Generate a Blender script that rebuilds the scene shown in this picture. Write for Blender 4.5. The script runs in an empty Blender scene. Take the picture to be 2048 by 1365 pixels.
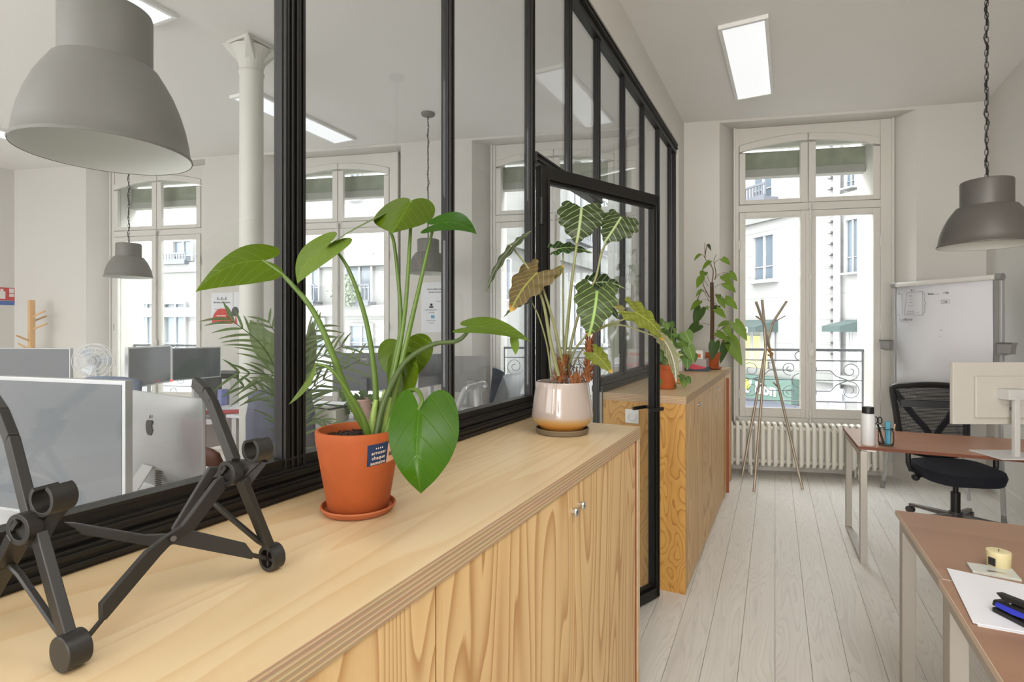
import bpy, bmesh, math, random
from mathutils import Vector, Matrix
random.seed(7)
R_ = math.radians
sc = bpy.context.scene
col = sc.collection

# ------------------------------------------------------------------ camera, world, lights, exposure
YAW = math.atan(559/1080.0)
HC = 1.48
cam_d = bpy.data.cameras.new('camera'); cam = bpy.data.objects.new('camera', cam_d); col.objects.link(cam)
cam.location = (0, 0, HC); cam.rotation_euler = (R_(90), 0, YAW)
cam_d.sensor_width = 36; cam_d.lens = 36*1080/2048.0
cam_d.shift_y = -(682.5-657)/2048.0
cam_d.clip_start = .02; cam_d.clip_end = 300
sc.camera = cam
sc.view_settings.view_transform = 'Standard'; sc.view_settings.look = 'None'
sc.view_settings.gamma = 1; sc.view_settings.use_curve_mapping = False
sc.view_settings.exposure = 1.0
w = bpy.data.worlds.new('overcast_sky'); sc.world = w; w.use_nodes = True
bg = w.node_tree.nodes['Background']; bg.inputs[0].default_value = (.97, .985, 1, 1); bg.inputs[1].default_value = 6.8

def area(name, loc, rot, sx, sy, power, colr=(1, 1, 1)):
    l = bpy.data.lights.new(name, 'AREA'); l.shape = 'RECTANGLE'; l.size = sx; l.size_y = sy
    l.energy = power; l.color = colr
    o = bpy.data.objects.new(name, l); col.objects.link(o); o.location = loc; o.rotation_euler = rot
    return o
area('back_fill_right', (.3, -6.8, 1.8), (R_(90), 0, 0), 2.4, 3.2, 190, (1, .97, .93))  # added fill in front of the solid back wall; there is no window
area('overhead_fill_rear', (.5, -3.6, 3.52), (0, 0, 0), 2.0, 5.6, 12, (1, .98, .95))  # unseen overhead fill behind the camera, not a fitting of the room
area('overhead_fill_right', (.95, .25, 3.54), (0, 0, 0), 1.1, 2.5, 25, (1, .985, .96))  # added overhead fill above the frame, brightens floor and cupboard fronts
area('overhead_fill_left', (-5.4, -3.4, 3.52), (0, 0, 0), 6.4, 5.4, 125, (.98, .98, 1))  # added overhead fill for the left office, out of view
area('back_fill_left', (-5, -6.8, 1.8), (R_(90), 0, 0), 7.0, 3.2, 190, (.98, .98, 1))  # added fill at the unseen rear end of the left office

FX = Vector((-math.sin(YAW), math.cos(YAW), 0)); RX = Vector((math.cos(YAW), math.sin(YAW), 0)); UP = Vector((0, 0, 1))
def at(x, y, k):            # point k metres deep along the view direction
    return Vector((0, 0, HC)) + k*(FX + RX*((x-1024)/1080.0) + UP*((657-y)/1080.0))
def atz(x, y, z):
    return at(x, y, (z-HC)*1080.0/(657-y))
def v3(*a): return Vector(a)

# ------------------------------------------------------------------ materials
MATS = {}
def new_mat(name):
    m = bpy.data.materials.new(name); m.use_nodes = True
    nt = m.node_tree; b = nt.nodes['Principled BSDF']; return m, nt, b
def N(nt, t, **kw):
    n = nt.nodes.new(t)
    for k, v in kw.items():
        if k[0] == 'i' and k[1:].isdigit(): n.inputs[int(k[1:])].default_value = v
        else: setattr(n, k, v)
    return n
def srgb(r, g, b):
    f = lambda c: c/12.92 if c <= .04045 else ((c+.055)/1.055)**2.4
    return (f(r/255), f(g/255), f(b/255), 1)
def plain(name, rgb, rough=.5, metal=0, bump=0, bscale=200, var=0, coat=0, spec=None, vscale=3):
    if name in MATS: return MATS[name]
    m, nt, b = new_mat(name); c = srgb(*rgb)
    b.inputs['Base Color'].default_value = c; b.inputs['Roughness'].default_value = rough; b.inputs['Metallic'].default_value = metal
    if spec is not None: b.inputs['Specular IOR Level'].default_value = spec
    if coat: b.inputs['Coat Weight'].default_value = coat
    tc = N(nt, 'ShaderNodeTexCoord')
    if var:
        n = N(nt, 'ShaderNodeTexNoise'); n.inputs['Scale'].default_value = vscale; n.inputs['Detail'].default_value = 4
        nt.links.new(tc.outputs['Object'], n.inputs['Vector'])
        mx = N(nt, 'ShaderNodeMix', data_type='RGBA')
        mx.inputs[6].default_value = tuple(x*(1-var) for x in c[:3])+(1,); mx.inputs[7].default_value = tuple(min(1, x*(1+var)) for x in c[:3])+(1,)
        nt.links.new(n.outputs['Fac'], mx.inputs[0]); nt.links.new(mx.outputs[2], b.inputs['Base Color'])
    if bump:
        n2 = N(nt, 'ShaderNodeTexNoise'); n2.inputs['Scale'].default_value = bscale; n2.inputs['Detail'].default_value = 3
        nt.links.new(tc.outputs['Object'], n2.inputs['Vector'])
        bp = N(nt, 'ShaderNodeBump'); bp.inputs['Strength'].default_value = bump; bp.inputs['Distance'].default_value = .002
        nt.links.new(n2.outputs['Fac'], bp.inputs['Height']); nt.links.new(bp.outputs[0], b.inputs['Normal'])
    MATS[name] = m; return m
def wood(name, light, dark, axis=2, scale=3.0, rings=9, stretch=.13, rough=.5, amount=.75, sharp=.35, seed=0, fine=.25, dist=.6):
    if name in MATS: return MATS[name]
    m, nt, b = new_mat(name); L = nt.links.new
    tc = N(nt, 'ShaderNodeTexCoord'); mp = N(nt, 'ShaderNodeMapping')
    s = [scale]*3; s[axis] = scale*stretch; mp.inputs['Scale'].default_value = s
    L(tc.outputs['Object'], mp.inputs['Vector'])
    oi = N(nt, 'ShaderNodeObjectInfo'); mu = N(nt, 'ShaderNodeMath', operation='MULTIPLY_ADD'); mu.inputs[1].default_value = 37.0; mu.inputs[2].default_value = seed
    L(oi.outputs['Random'], mu.inputs[0])
    n = N(nt, 'ShaderNodeTexNoise', noise_dimensions='4D'); n.inputs['Scale'].default_value = 1; n.inputs['Detail'].default_value = 1.5
    n.inputs['Roughness'].default_value = .4; n.inputs['Distortion'].default_value = dist
    L(mp.outputs[0], n.inputs['Vector']); L(mu.outputs[0], n.inputs['W'])
    m1 = N(nt, 'ShaderNodeMath', operation='MULTIPLY'); m1.inputs[1].default_value = rings; L(n.outputs['Fac'], m1.inputs[0])
    fr = N(nt, 'ShaderNodeMath', operation='FRACT'); L(m1.outputs[0], fr.inputs[0])
    rp = N(nt, 'ShaderNodeValToRGB'); e = rp.color_ramp.elements
    e[0].position = 0; e[0].color = (0, 0, 0, 1); e[1].position = 1; e[1].color = (0, 0, 0, 1)
    x = e.new(1-sharp); x.color = (.25, .25, .25, 1); x = e.new(.93); x.color = (1, 1, 1, 1)
    L(fr.outputs[0], rp.inputs[0])
    mp2 = N(nt, 'ShaderNodeMapping'); s2 = [160.0]*3; s2[axis] = 4.0; mp2.inputs['Scale'].default_value = s2
    L(tc.outputs['Object'], mp2.inputs['Vector'])
    n2 = N(nt, 'ShaderNodeTexNoise', noise_dimensions='4D'); n2.inputs['Scale'].default_value = 1; n2.inputs['Detail'].default_value = 3
    L(mp2.outputs[0], n2.inputs['Vector']); L(mu.outputs[0], n2.inputs['W'])
    n3 = N(nt, 'ShaderNodeTexNoise', noise_dimensions='4D'); n3.inputs['Scale'].default_value = 1.1; n3.inputs['Detail'].default_value = 2
    L(mp.outputs[0], n3.inputs['Vector']); L(mu.outputs[0], n3.inputs['W'])
    a = N(nt, 'ShaderNodeMath', operation='MULTIPLY'); a.inputs[1].default_value = amount; L(rp.outputs[0], a.inputs[0])
    f2 = N(nt, 'ShaderNodeMath', operation='MULTIPLY_ADD'); f2.inputs[1].default_value = fine; L(n2.outputs['Fac'], f2.inputs[0]); L(a.outputs[0], f2.inputs[2])
    f3 = N(nt, 'ShaderNodeMath', operation='MULTIPLY_ADD'); f3.inputs[1].default_value = .35; L(n3.outputs['Fac'], f3.inputs[0]); L(f2.outputs[0], f3.inputs[2])
    f4 = N(nt, 'ShaderNodeMath', operation='ADD', use_clamp=True); f4.inputs[1].default_value = -.22; L(f3.outputs[0], f4.inputs[0])
    mx = N(nt, 'ShaderNodeMix', data_type='RGBA'); mx.inputs[6].default_value = srgb(*light); mx.inputs[7].default_value = srgb(*dark)
    L(f4.outputs[0], mx.inputs[0]); L(mx.outputs[2], b.inputs['Base Color'])
    b.inputs['Roughness'].default_value = rough
    bp = N(nt, 'ShaderNodeBump'); bp.inputs['Strength'].default_value = .12; bp.inputs['Distance'].default_value = .001; bp.invert = True
    L(f4.outputs[0], bp.inputs['Height']); L(bp.outputs[0], b.inputs['Normal'])
    MATS[name] = m; return m
def plies(name):          # the glued layers on a plywood edge, stacked along z
    m, nt, b = new_mat(name); L = nt.links.new
    tc = N(nt, 'ShaderNodeTexCoord'); sp = N(nt, 'ShaderNodeSeparateXYZ'); L(tc.outputs['Object'], sp.inputs[0])
    mp = N(nt, 'ShaderNodeMapping'); mp.inputs['Scale'].default_value = (6, 6, 260); L(tc.outputs['Object'], mp.inputs['Vector'])
    n = N(nt, 'ShaderNodeTexNoise'); n.inputs['Scale'].default_value = 1; n.inputs['Detail'].default_value = 4; L(mp.outputs[0], n.inputs['Vector'])
    z = N(nt, 'ShaderNodeMath', operation='MULTIPLY_ADD'); z.inputs[1].default_value = 1/.0085; L(sp.outputs['Z'], z.inputs[0])
    nn = N(nt, 'ShaderNodeMath', operation='MULTIPLY'); nn.inputs[1].default_value = .22; L(n.outputs['Fac'], nn.inputs[0]); L(nn.outputs[0], z.inputs[2])
    fr = N(nt, 'ShaderNodeMath', operation='FRACT'); L(z.outputs[0], fr.inputs[0])
    rp = N(nt, 'ShaderNodeValToRGB'); e = rp.color_ramp.elements
    e[0].position = 0; e[0].color = srgb(214, 182, 138); e[1].position = 1; e[1].color = srgb(214, 182, 138)
    for p, c in ((.42, (208, 172, 124)), (.48, (134, 102, 70)), (.55, (182, 148, 108)), (.9, (170, 136, 96)), (.96, (128, 96, 66))):
        x = e.new(p); x.color = srgb(*c)
    L(fr.outputs[0], rp.inputs[0])
    mx = N(nt, 'ShaderNodeMix', data_type='RGBA', blend_type='MULTIPLY'); mx.inputs[0].default_value = .5
    L(rp.outputs[0], mx.inputs[6]); L(n.outputs['Color'], mx.inputs[7]); 
    rg = N(nt, 'ShaderNodeBrightContrast'); rg.inputs['Bright'].default_value = .06; L(mx.outputs[2], rg.inputs[0]); L(rg.outputs[0], b.inputs['Base Color'])
    b.inputs['Roughness'].default_value = .7
    return m
def glass(name, tint=(1, 1, 1), refl=1.0, rough=0.0, blend=1.45):
    m = bpy.data.materials.new(name); m.use_nodes = True; nt = m.node_tree; nt.nodes.clear(); L = nt.links.new
    out = N(nt, 'ShaderNodeOutputMaterial'); tr = N(nt, 'ShaderNodeBsdfTransparent'); tr.inputs[0].default_value = (*tint, 1)
    gl = N(nt, 'ShaderNodeBsdfGlossy'); gl.inputs['Roughness'].default_value = rough
    ge = N(nt, 'ShaderNodeNewGeometry'); dt = N(nt, 'ShaderNodeVectorMath', operation='DOT_PRODUCT'); L(ge.outputs['Normal'], dt.inputs[0]); L(ge.outputs['Incoming'], dt.inputs[1])
    ab = N(nt, 'ShaderNodeMath', operation='ABSOLUTE'); L(dt.outputs['Value'], ab.inputs[0]); om = N(nt, 'ShaderNodeMath', operation='SUBTRACT', use_clamp=True); om.inputs[0].default_value = 1; L(ab.outputs[0], om.inputs[1])
    pw5 = N(nt, 'ShaderNodeMath', operation='POWER'); pw5.inputs[1].default_value = 5; L(om.outputs[0], pw5.inputs[0])
    mu = N(nt, 'ShaderNodeMath', operation='MULTIPLY_ADD', use_clamp=True); mu.inputs[1].default_value = .96*refl; mu.inputs[2].default_value = .04*refl
    L(pw5.outputs[0], mu.inputs[0]); mx = N(nt, 'ShaderNodeMixShader'); L(mu.outputs[0], mx.inputs[0]); L(tr.outputs[0], mx.inputs[1]); L(gl.outputs[0], mx.inputs[2]); L(mx.outputs[0], out.inputs[0])
    MATS[name] = m; return m
def emis(name, rgb, s):
    m = bpy.data.materials.new(name); m.use_nodes = True; nt = m.node_tree; b = nt.nodes['Principled BSDF']
    b.inputs['Base Color'].default_value = srgb(*rgb); b.inputs['Emission Color'].default_value = srgb(*rgb); b.inputs['Emission Strength'].default_value = s
    return m
def leafmat(name, front, back, vein, vstrength, nv, trans=.3, rough=.35, vw=.12, spread=.55, brown=0, ribw=.035):
    m = bpy.data.materials.new(name); m.use_nodes = True; nt = m.node_tree; b = nt.nodes['Principled BSDF']; L = nt.links.new
    uv = N(nt, 'ShaderNodeUVMap'); uv.uv_map = 'leaf'; sp = N(nt, 'ShaderNodeSeparateXYZ'); L(uv.outputs[0], sp.inputs[0])
    ab = N(nt, 'ShaderNodeMath', operation='ABSOLUTE'); L(sp.outputs[0], ab.inputs[0])
    # lateral veins
    sq = N(nt, 'ShaderNodeMath', operation='POWER'); sq.inputs[1].default_value = 1.25; L(ab.outputs[0], sq.inputs[0])
    a = N(nt, 'ShaderNodeMath', operation='MULTIPLY_ADD'); a.inputs[1].default_value = -spread; L(sq.outputs[0], a.inputs[0]); L(sp.outputs[1], a.inputs[2])
    a2 = N(nt, 'ShaderNodeMath', operation='MULTIPLY_ADD'); a2.inputs[1].default_value = nv; a2.inputs[2].default_value = 20.5; L(a.outputs[0], a2.inputs[0])
    f = N(nt, 'ShaderNodeMath', operation='FRACT'); L(a2.outputs[0], f.inputs[0])
    d = N(nt, 'ShaderNodeMath', operation='SUBTRACT'); d.inputs[1].default_value = .5; L(f.outputs[0], d.inputs[0])
    da = N(nt, 'ShaderNodeMath', operation='ABSOLUTE'); L(d.outputs[0], da.inputs[0])
    lt = N(nt, 'ShaderNodeMapRange'); lt.inputs[1].default_value = 0; lt.inputs[2].default_value = vw; lt.inputs[3].default_value = .8; lt.inputs[4].default_value = 0; L(da.outputs[0], lt.inputs[0])
    md = N(nt, 'ShaderNodeMapRange'); md.inputs[1].default_value = ribw*.4; md.inputs[2].default_value = ribw; md.inputs[3].default_value = 1; md.inputs[4].default_value = 0; L(ab.outputs[0], md.inputs[0])
    mxm = N(nt, 'ShaderNodeMath', operation='MAXIMUM'); L(lt.outputs[0], mxm.inputs[0]); L(md.outputs[0], mxm.inputs[1])
    vs = N(nt, 'ShaderNodeMath', operation='MULTIPLY'); vs.inputs[1].default_value = vstrength; L(mxm.outputs[0], vs.inputs[0])
    geo = N(nt, 'ShaderNodeNewGeometry')
    fb = N(nt, 'ShaderNodeMix', data_type='RGBA'); fb.inputs[6].default_value = srgb(*front); fb.inputs[7].default_value = srgb(*back); L(geo.outputs['Backfacing'], fb.inputs[0])
    tc = N(nt, 'ShaderNodeTexCoord'); no = N(nt, 'ShaderNodeTexNoise'); no.inputs['Scale'].default_value = 14; no.inputs['Detail'].default_value = 3; L(tc.outputs['Object'], no.inputs['Vector'])
    hv = N(nt, 'ShaderNodeHueSaturation'); L(fb.outputs[2], hv.inputs['Color'])
    mr = N(nt, 'ShaderNodeMapRange'); mr.inputs[3].default_value = .82; mr.inputs[4].default_value = 1.2; L(no.outputs['Fac'], mr.inputs[0]); L(mr.outputs[0], hv.inputs['Value'])
    src = hv.outputs[0]
    if brown:
        bm = N(nt, 'ShaderNodeMapRange'); bm.inputs[1].default_value = 1-brown; bm.inputs[2].default_value = 1-brown*.4; L(sp.outputs[1], bm.inputs[0])
        bx = N(nt, 'ShaderNodeMix', data_type='RGBA'); bx.inputs[7].default_value = srgb(206, 150, 70); L(bm.outputs[0], bx.inputs[0]); L(src, bx.inputs[6]); src = bx.outputs[2]
    mx = N(nt, 'ShaderNodeMix', data_type='RGBA'); mx.inputs[7].default_value = srgb(*vein); L(vs.outputs[0], mx.inputs[0]); L(src, mx.inputs[6])
    L(mx.outputs[2], b.inputs['Base Color']); b.inputs['Roughness'].default_value = rough; b.inputs['Specular IOR Level'].default_value = .3
    bp = N(nt, 'ShaderNodeBump'); bp.inputs['Strength'].default_value = .35; bp.inputs['Distance'].default_value = .002; L(mxm.outputs[0], bp.inputs['Height']); L(bp.outputs[0], b.inputs['Normal'])
    t = N(nt, 'ShaderNodeBsdfTranslucent'); L(mx.outputs[2], t.inputs[0]); ms = N(nt, 'ShaderNodeMixShader'); ms.inputs[0].default_value = trans
    out = nt.nodes['Material Output']; L(b.outputs[0], ms.inputs[1]); L(t.outputs[0], ms.inputs[2]); L(ms.outputs[0], out.inputs[0])
    return m

# ------------------------------------------------------------------ geometry helpers
class B:
    def __init__(s): s.v = []; s.f = []; s.uv = []
    def add(s, vs, fs):
        o = len(s.v); s.v += [Vector(q) for q in vs]; s.f += [tuple(i+o for i in q) for q in fs]; return s
    def box(s, x0, x1, y0, y1, z0, z1):
        return s.add([(x0, y0, z0), (x1, y0, z0), (x1, y1, z0), (x0, y1, z0), (x0, y0, z1), (x1, y0, z1), (x1, y1, z1), (x0, y1, z1)],
                     [(0, 3, 2, 1), (4, 5, 6, 7), (0, 1, 5, 4), (1, 2, 6, 5), (2, 3, 7, 6), (3, 0, 4, 7)])
    def bar(s, p, q, wd, th, up=UP):      # a straight flat bar from p to q
        p = Vector(p); q = Vector(q); d = (q-p).normalized(); u = Vector(up); sd = d.cross(u)
        if sd.length < 1e-4: sd = d.cross(Vector((1, 0, 0)))
        sd.normalize(); u = sd.cross(d).normalized(); vs = []
        for c in (p, q):
            for a, b_ in ((-1, -1), (1, -1), (1, 1), (-1, 1)): vs.append(c+sd*a*th/2+u*b_*wd/2)
        return s.add(vs, [(0, 1, 2, 3), (7, 6, 5, 4), (0, 4, 5, 1), (1, 5, 6, 2), (2, 6, 7, 3), (3, 7, 4, 0)])
    def tube(s, pts, r, n=8, cap=True, close=False):
        pts = [Vector(p) for p in pts]; m = len(pts); o = len(s.v); prev = None
        for i, p in enumerate(pts):
            a = pts[i-1] if (i > 0 or close) else pts[i]; b_ = pts[(i+1) % m] if (i < m-1 or close) else pts[i]
            t = (b_-a).normalized()
            if prev is None:
                x = t.cross(UP)
                if x.length < 1e-3: x = t.cross(Vector((1, 0, 0)))
            else: x = prev - t*prev.dot(t)
            x.normalize(); prev = x; y = t.cross(x); rr = r[i] if isinstance(r, (list, tuple)) else r
            for k in range(n):
                an = 2*math.pi*k/n; s.v.append(p+x*math.cos(an)*rr+y*math.sin(an)*rr)
        for i in range(m if close else m-1):
            for k in range(n):
                a = o+i*n+k; b_ = o+i*n+(k+1) % n; c = o+((i+1) % m)*n+(k+1) % n; d = o+((i+1) % m)*n+k
                s.f.append((a, b_, c, d))
        if cap and not close:
            s.f.append(tuple(o+k for k in range(n))[::-1]); s.f.append(tuple(o+(m-1)*n+k for k in range(n)))
        return s
    def cyl(s, p, q, r, r2=None, n=20): return s.tube([p, q], [r, r if r2 is None else r2], n)
    def lathe(s, prof, c=(0, 0, 0), n=32, closed=False):
        o = len(s.v); m = len(prof); c = Vector(c)
        for rr, z in prof:
            for k in range(n):
                an = 2*math.pi*k/n; s.v.append(c+Vector((rr*math.cos(an), rr*math.sin(an), z)))
        for i in range(m-1):
            for k in range(n):
                s.f.append((o+i*n+k, o+i*n+(k+1) % n, o+(i+1)*n+(k+1) % n, o+(i+1)*n+k))
        if prof[0][0] > 1e-5: s.f.append(tuple(o+k for k in range(n))[::-1])
        if prof[-1][0] > 1e-5: s.f.append(tuple(o+(m-1)*n+k for k in range(n)))
        return s
    def shell(s, prof, c=(0, 0, 0), n=32):    # open lathe, no caps
        k0 = len(s.f); s.lathe(prof, c, n)
        s.f = [f for i, f in enumerate(s.f) if i < k0 or len(f) == 4]; return s
    def poly(s, pts, th):      # planar polygon (3d points) thickened by vector th
        pts = [Vector(p) for p in pts]; th = Vector(th); n = len(pts); o = len(s.v)
        s.v += pts + [p+th for p in pts]
        s.f.append(tuple(range(o, o+n))[::-1]); s.f.append(tuple(range(o+n, o+2*n)))
        for i in range(n): s.f.append((o+i, o+(i+1) % n, o+n+(i+1) % n, o+n+i))
        return s
    def ball(s, c, r, n=10, sz=1):
        return s.lathe([(max(1e-4, r*math.sin(math.pi*i/n)), -r*sz*math.cos(math.pi*i/n)) for i in range(n+1)], c, n*2)
    def obj(s, name, mat, parent=None, smooth=False, bevel=0, world=False, sub=0, solid=0, auto=True):
        me = bpy.data.meshes.new(name); off = Vector((0, 0, 0))
        if world and parent is not None:
            p = parent
            while p is not None: off += p.location; p = p.parent
        me.from_pydata([v-off for v in s.v], [], s.f); me.validate()
        bm = bmesh.new(); bm.from_mesh(me); bmesh.ops.recalc_face_normals(bm, faces=bm.faces) if not s.uv else None; bm.to_mesh(me); bm.free()
        if s.uv:
            l = me.uv_layers.new(name='leaf')
            for lp in me.loops: l.data[lp.index].uv = s.uv[lp.vertex_index]
        me.materials.append(mat)
        if smooth:
            me.polygons.foreach_set('use_smooth', [True]*len(me.polygons))
            if auto: me.set_sharp_from_angle(angle=R_(38))
        o = bpy.data.objects.new(name, me); col.objects.link(o)
        if parent is not None: o.parent = parent
        if bevel:
            md = o.modifiers.new('bevel', 'BEVEL'); md.width = bevel; md.segments = 2; md.limit_method = 'ANGLE'; md.angle_limit = R_(40); md.harden_normals = False
        if solid:
            md = o.modifiers.new('solid', 'SOLIDIFY'); md.thickness = solid; md.offset = 0
        if sub:
            md = o.modifiers.new('sub', 'SUBSURF'); md.levels = sub; md.render_levels = sub
        return o
def tag(o, label, cat, group=None):
    o['label'] = label; o['category'] = cat
    if group: o['group'] = group
    return o
def thing(name, label, cat, loc=(0, 0, 0), rz=0, group=None):
    o = bpy.data.objects.new(name, None); col.objects.link(o); o.location = loc; o.rotation_euler = (0, 0, rz); o.empty_display_size = .05
    return tag(o, label, cat, group)
def struct(o): o['kind'] = 'structure'; return o
def single(bm_, name, mat, label, cat, base, group=None, **kw):   # one-mesh thing, origin at base (world verts)
    base = Vector(base); bm_.v = [v-base for v in bm_.v]
    o = bm_.obj(name, mat, None, **kw); o.location = base; return tag(o, label, cat, group)
def rbox(sx, sy, r, n=5):   # rounded rectangle outline centred at 0
    pts = []
    for cx, cy, a0 in ((sx/2-r, sy/2-r, 0), (-sx/2+r, sy/2-r, 90), (-sx/2+r, -sy/2+r, 180), (sx/2-r, -sy/2+r, 270)):
        for i in range(n+1):
            a = R_(a0+90*i/n); pts.append((cx+r*math.cos(a), cy+r*math.sin(a)))
    return pts
def text_mesh(body, size, bold=0.0, font_align='CENTER', ext=.0004, line=1.0):
    c = bpy.data.curves.new('txt', 'FONT'); c.body = body; c.size = size; c.align_x = font_align; c.align_y = 'CENTER'; c.extrude = ext; c.offset = bold; c.space_line = line; c.resolution_u = 3
    o = bpy.data.objects.new('txt', c); col.objects.link(o)
    dg = bpy.context.evaluated_depsgraph_get(); me = bpy.data.meshes.new_from_object(o.evaluated_get(dg)); bpy.data.objects.remove(o); return me
def text(name, body, size, mat, parent, mtx, bold=0.0, al='CENTER', ext=.0004, line=1.0, bend=None):
    me = text_mesh(body, size, bold, al, ext, line)
    if bend: 
        for v in me.vertices: v.co = bend(v.co)
    else: me.transform(mtx)
    me.materials.clear(); me.materials.append(mat); me.name = name
    o = bpy.data.objects.new(name, me); col.objects.link(o); o.parent = parent; return o
def frame_mtx(origin, xdir, updir):
    x = Vector(xdir).normalized(); y = Vector(updir).normalized(); z = x.cross(y)
    return Matrix(((x.x, y.x, z.x, origin[0]), (x.y, y.y, z.y, origin[1]), (x.z, y.z, z.z, origin[2]), (0, 0, 0, 1)))
def spline(pts, n):
    pts = [Vector(p) for p in pts]; P = [pts[0]*2-pts[1]]+pts+[pts[-1]*2-pts[-2]]; out = []
    for i in range(1, len(P)-2):
        for k in range(n):
            t = k/n; a, b_, c, d = P[i-1], P[i], P[i+1], P[i+2]
            out.append(.5*((2*b_)+(-a+c)*t+(2*a-5*b_+4*c-d)*t*t+(-a+3*b_-3*c+d)*t**3))
    out.append(pts[-1]); return out
HEART = [(0, 0), (-.09, .10), (-.19, .32), (-.21, .6), (-.12, .86), (.06, .99), (.28, .99), (.5, .82), (.68, .58), (.83, .33), (.93, .13), (1, 0)]
OVAL = [(0, 0), (.0, .1), (.02, .35), (.08, .62), (.18, .85), (.32, .98), (.5, 1), (.66, .86), (.8, .6), (.9, .35), (.96, .15), (1, 0)]
ARROW = [(0, 0), (-.08, .12), (-.2, .36), (-.3, .66), (-.22, .92), (-.02, 1.0), (.2, .98), (.42, .82), (.62, .6), (.8, .36), (.92, .16), (1, 0)]
BLADE = [(0, 0), (.02, .3), (.06, .6), (.12, .8), (.2, .93), (.35, 1), (.5, .97), (.65, .82), (.8, .56), (.9, .32), (.96, .14), (1, 0)]
RIB = [0, .01, .03, .07, .14, .24, .36, .5, .66, .8, .91, 1]
def leaf(base, tip, sL, sR, bow=(0, 0, 0), cup=0.0, shape=HEART, K=4, wav=0.0, nw=7, dens=2, bm_=None):
    base = Vector(base); tip = Vector(tip); sL = Vector(sL); sR = Vector(sR); bow = Vector(bow)
    nrm = (tip-base).cross(sR-sL).normalized()
    b_ = bm_ or B()
    def rib(s):
        if s < 0: return base+((tip-base)+bow*4*1)*s
        return base.lerp(tip, s)+bow*4*s*(1-s)
    O = spline([(p[0], p[1], 0) for p in shape], dens); Rb = spline([(p, 0, 0) for p in RIB], dens); n = len(O)
    start = len(b_.v)
    for side, sv in ((-1, sL), (1, sR)):
        o = len(b_.v)
        for j in range(n):
            ph = j/(n-1); wv = 1+wav*math.sin(ph*nw*2*math.pi)*min(1, ph*4)
            for k in range(K+1):
                t = k/K; s = Rb[j].x*(1-t)+O[j].x*t; w_ = O[j].y*t*(1+(wv-1)*t)
                P = rib(s)+sv*w_+nrm*(cup*w_*w_*sv.length) + nrm*(wav*1.2*sv.length*math.cos(ph*nw*2*math.pi)*w_*t)
                b_.v.append(P); b_.uv.append((side*w_, s))
        for j in range(n-1):
            for k in range(K):
                q = (o+j*(K+1)+k, o+j*(K+1)+k+1, o+(j+1)*(K+1)+k+1, o+(j+1)*(K+1)+k)
                b_.f.append(q if side > 0 else q[::-1])
    return b_
def leaf_obj(name, mat, parent, *a, th=.0007, **kw):
    b_ = leaf(*a, **kw); o = b_.obj(name, mat, parent, smooth=True, world=True, auto=False)
    md = o.modifiers.new('weld', 'WELD'); md.merge_threshold = .0002
    return o
# ------------------------------------------------------------------ shared materials
white_wall = plain('white_wall', (212, 209, 203), .85, bump=.08, bscale=60, var=.015)
ceil_m = plain('ceiling_white', (234, 232, 228), .9, var=.01)
paint = plain('white_paint', (214, 211, 204), .45, var=.01)
black_metal = plain('black_metal', (22, 21, 19), .42, spec=.35, bump=.03, bscale=400)
pine_door = wood('pine_door', (222, 190, 138), (166, 112, 56), axis=2, scale=4.6, rings=19, stretch=.14, amount=.7, rough=.5, fine=.16, sharp=.45)
pine_top = wood('pine_top', (214, 191, 152), (190, 146, 92), axis=1, scale=4.2, rings=15, stretch=.13, amount=.34, rough=.38, fine=.12, sharp=.5)
pine_side = wood('pine_side', (200, 152, 76), (150, 98, 34), axis=2, scale=9, rings=15, stretch=.33, amount=.75, rough=.45, fine=.2)
ply_edge = plies('ply_edge')
red_edge = plain('stained_edge', (150, 72, 38), .6)
oak = wood('oak_floor', (226, 222, 215), (160, 152, 144), axis=1, scale=7.5, rings=20, stretch=.11, amount=.22, rough=.42, fine=.26, sharp=.4, dist=.9)
win_glass = glass('window_glass', (.97, .985, .98), .6)
part_glass = glass('partition_glass', (.93, .94, .94), 1.1)
steel = plain('brushed_steel', (190, 188, 182), .35, metal=.9)
chrome = plain('chrome', (215, 215, 215), .15, metal=1)
grey_leg = plain('grey_lacquer', (176, 172, 165), .45, metal=.35)
white_plastic = plain('white_plastic', (222, 220, 216), .35)
black_plastic = plain('black_plastic', (22, 22, 24), .45)
dark_grey = plain('dark_grey', (62, 62, 64), .5)
text_far = plain('text_far', (160, 160, 157), .7)
text_black = plain('text_black', (40, 40, 44), .7)
text_white = plain('text_white', (240, 238, 232), .7)
screen_off = plain('screen_off', (108, 112, 116), .22, spec=.6)
alu = plain('aluminium', (196, 197, 198), .38, metal=.55)

# ------------------------------------------------------------------ facade frame of reference (the street wall runs 16 degrees off square)
FA = math.atan(.2893); FD = Vector((math.cos(FA), math.sin(FA), 0)); FN = Vector((-math.sin(FA), math.cos(FA), 0))
P0 = Vector((-.661, 5.8538, 0))
def fw(s, d, z): return P0+FD*s+FN*d+UP*z
def yf(x): return 6.045+.2893*x
WC = [.90, -1.71, -4.33, -6.90]
ZC = 3.6

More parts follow.
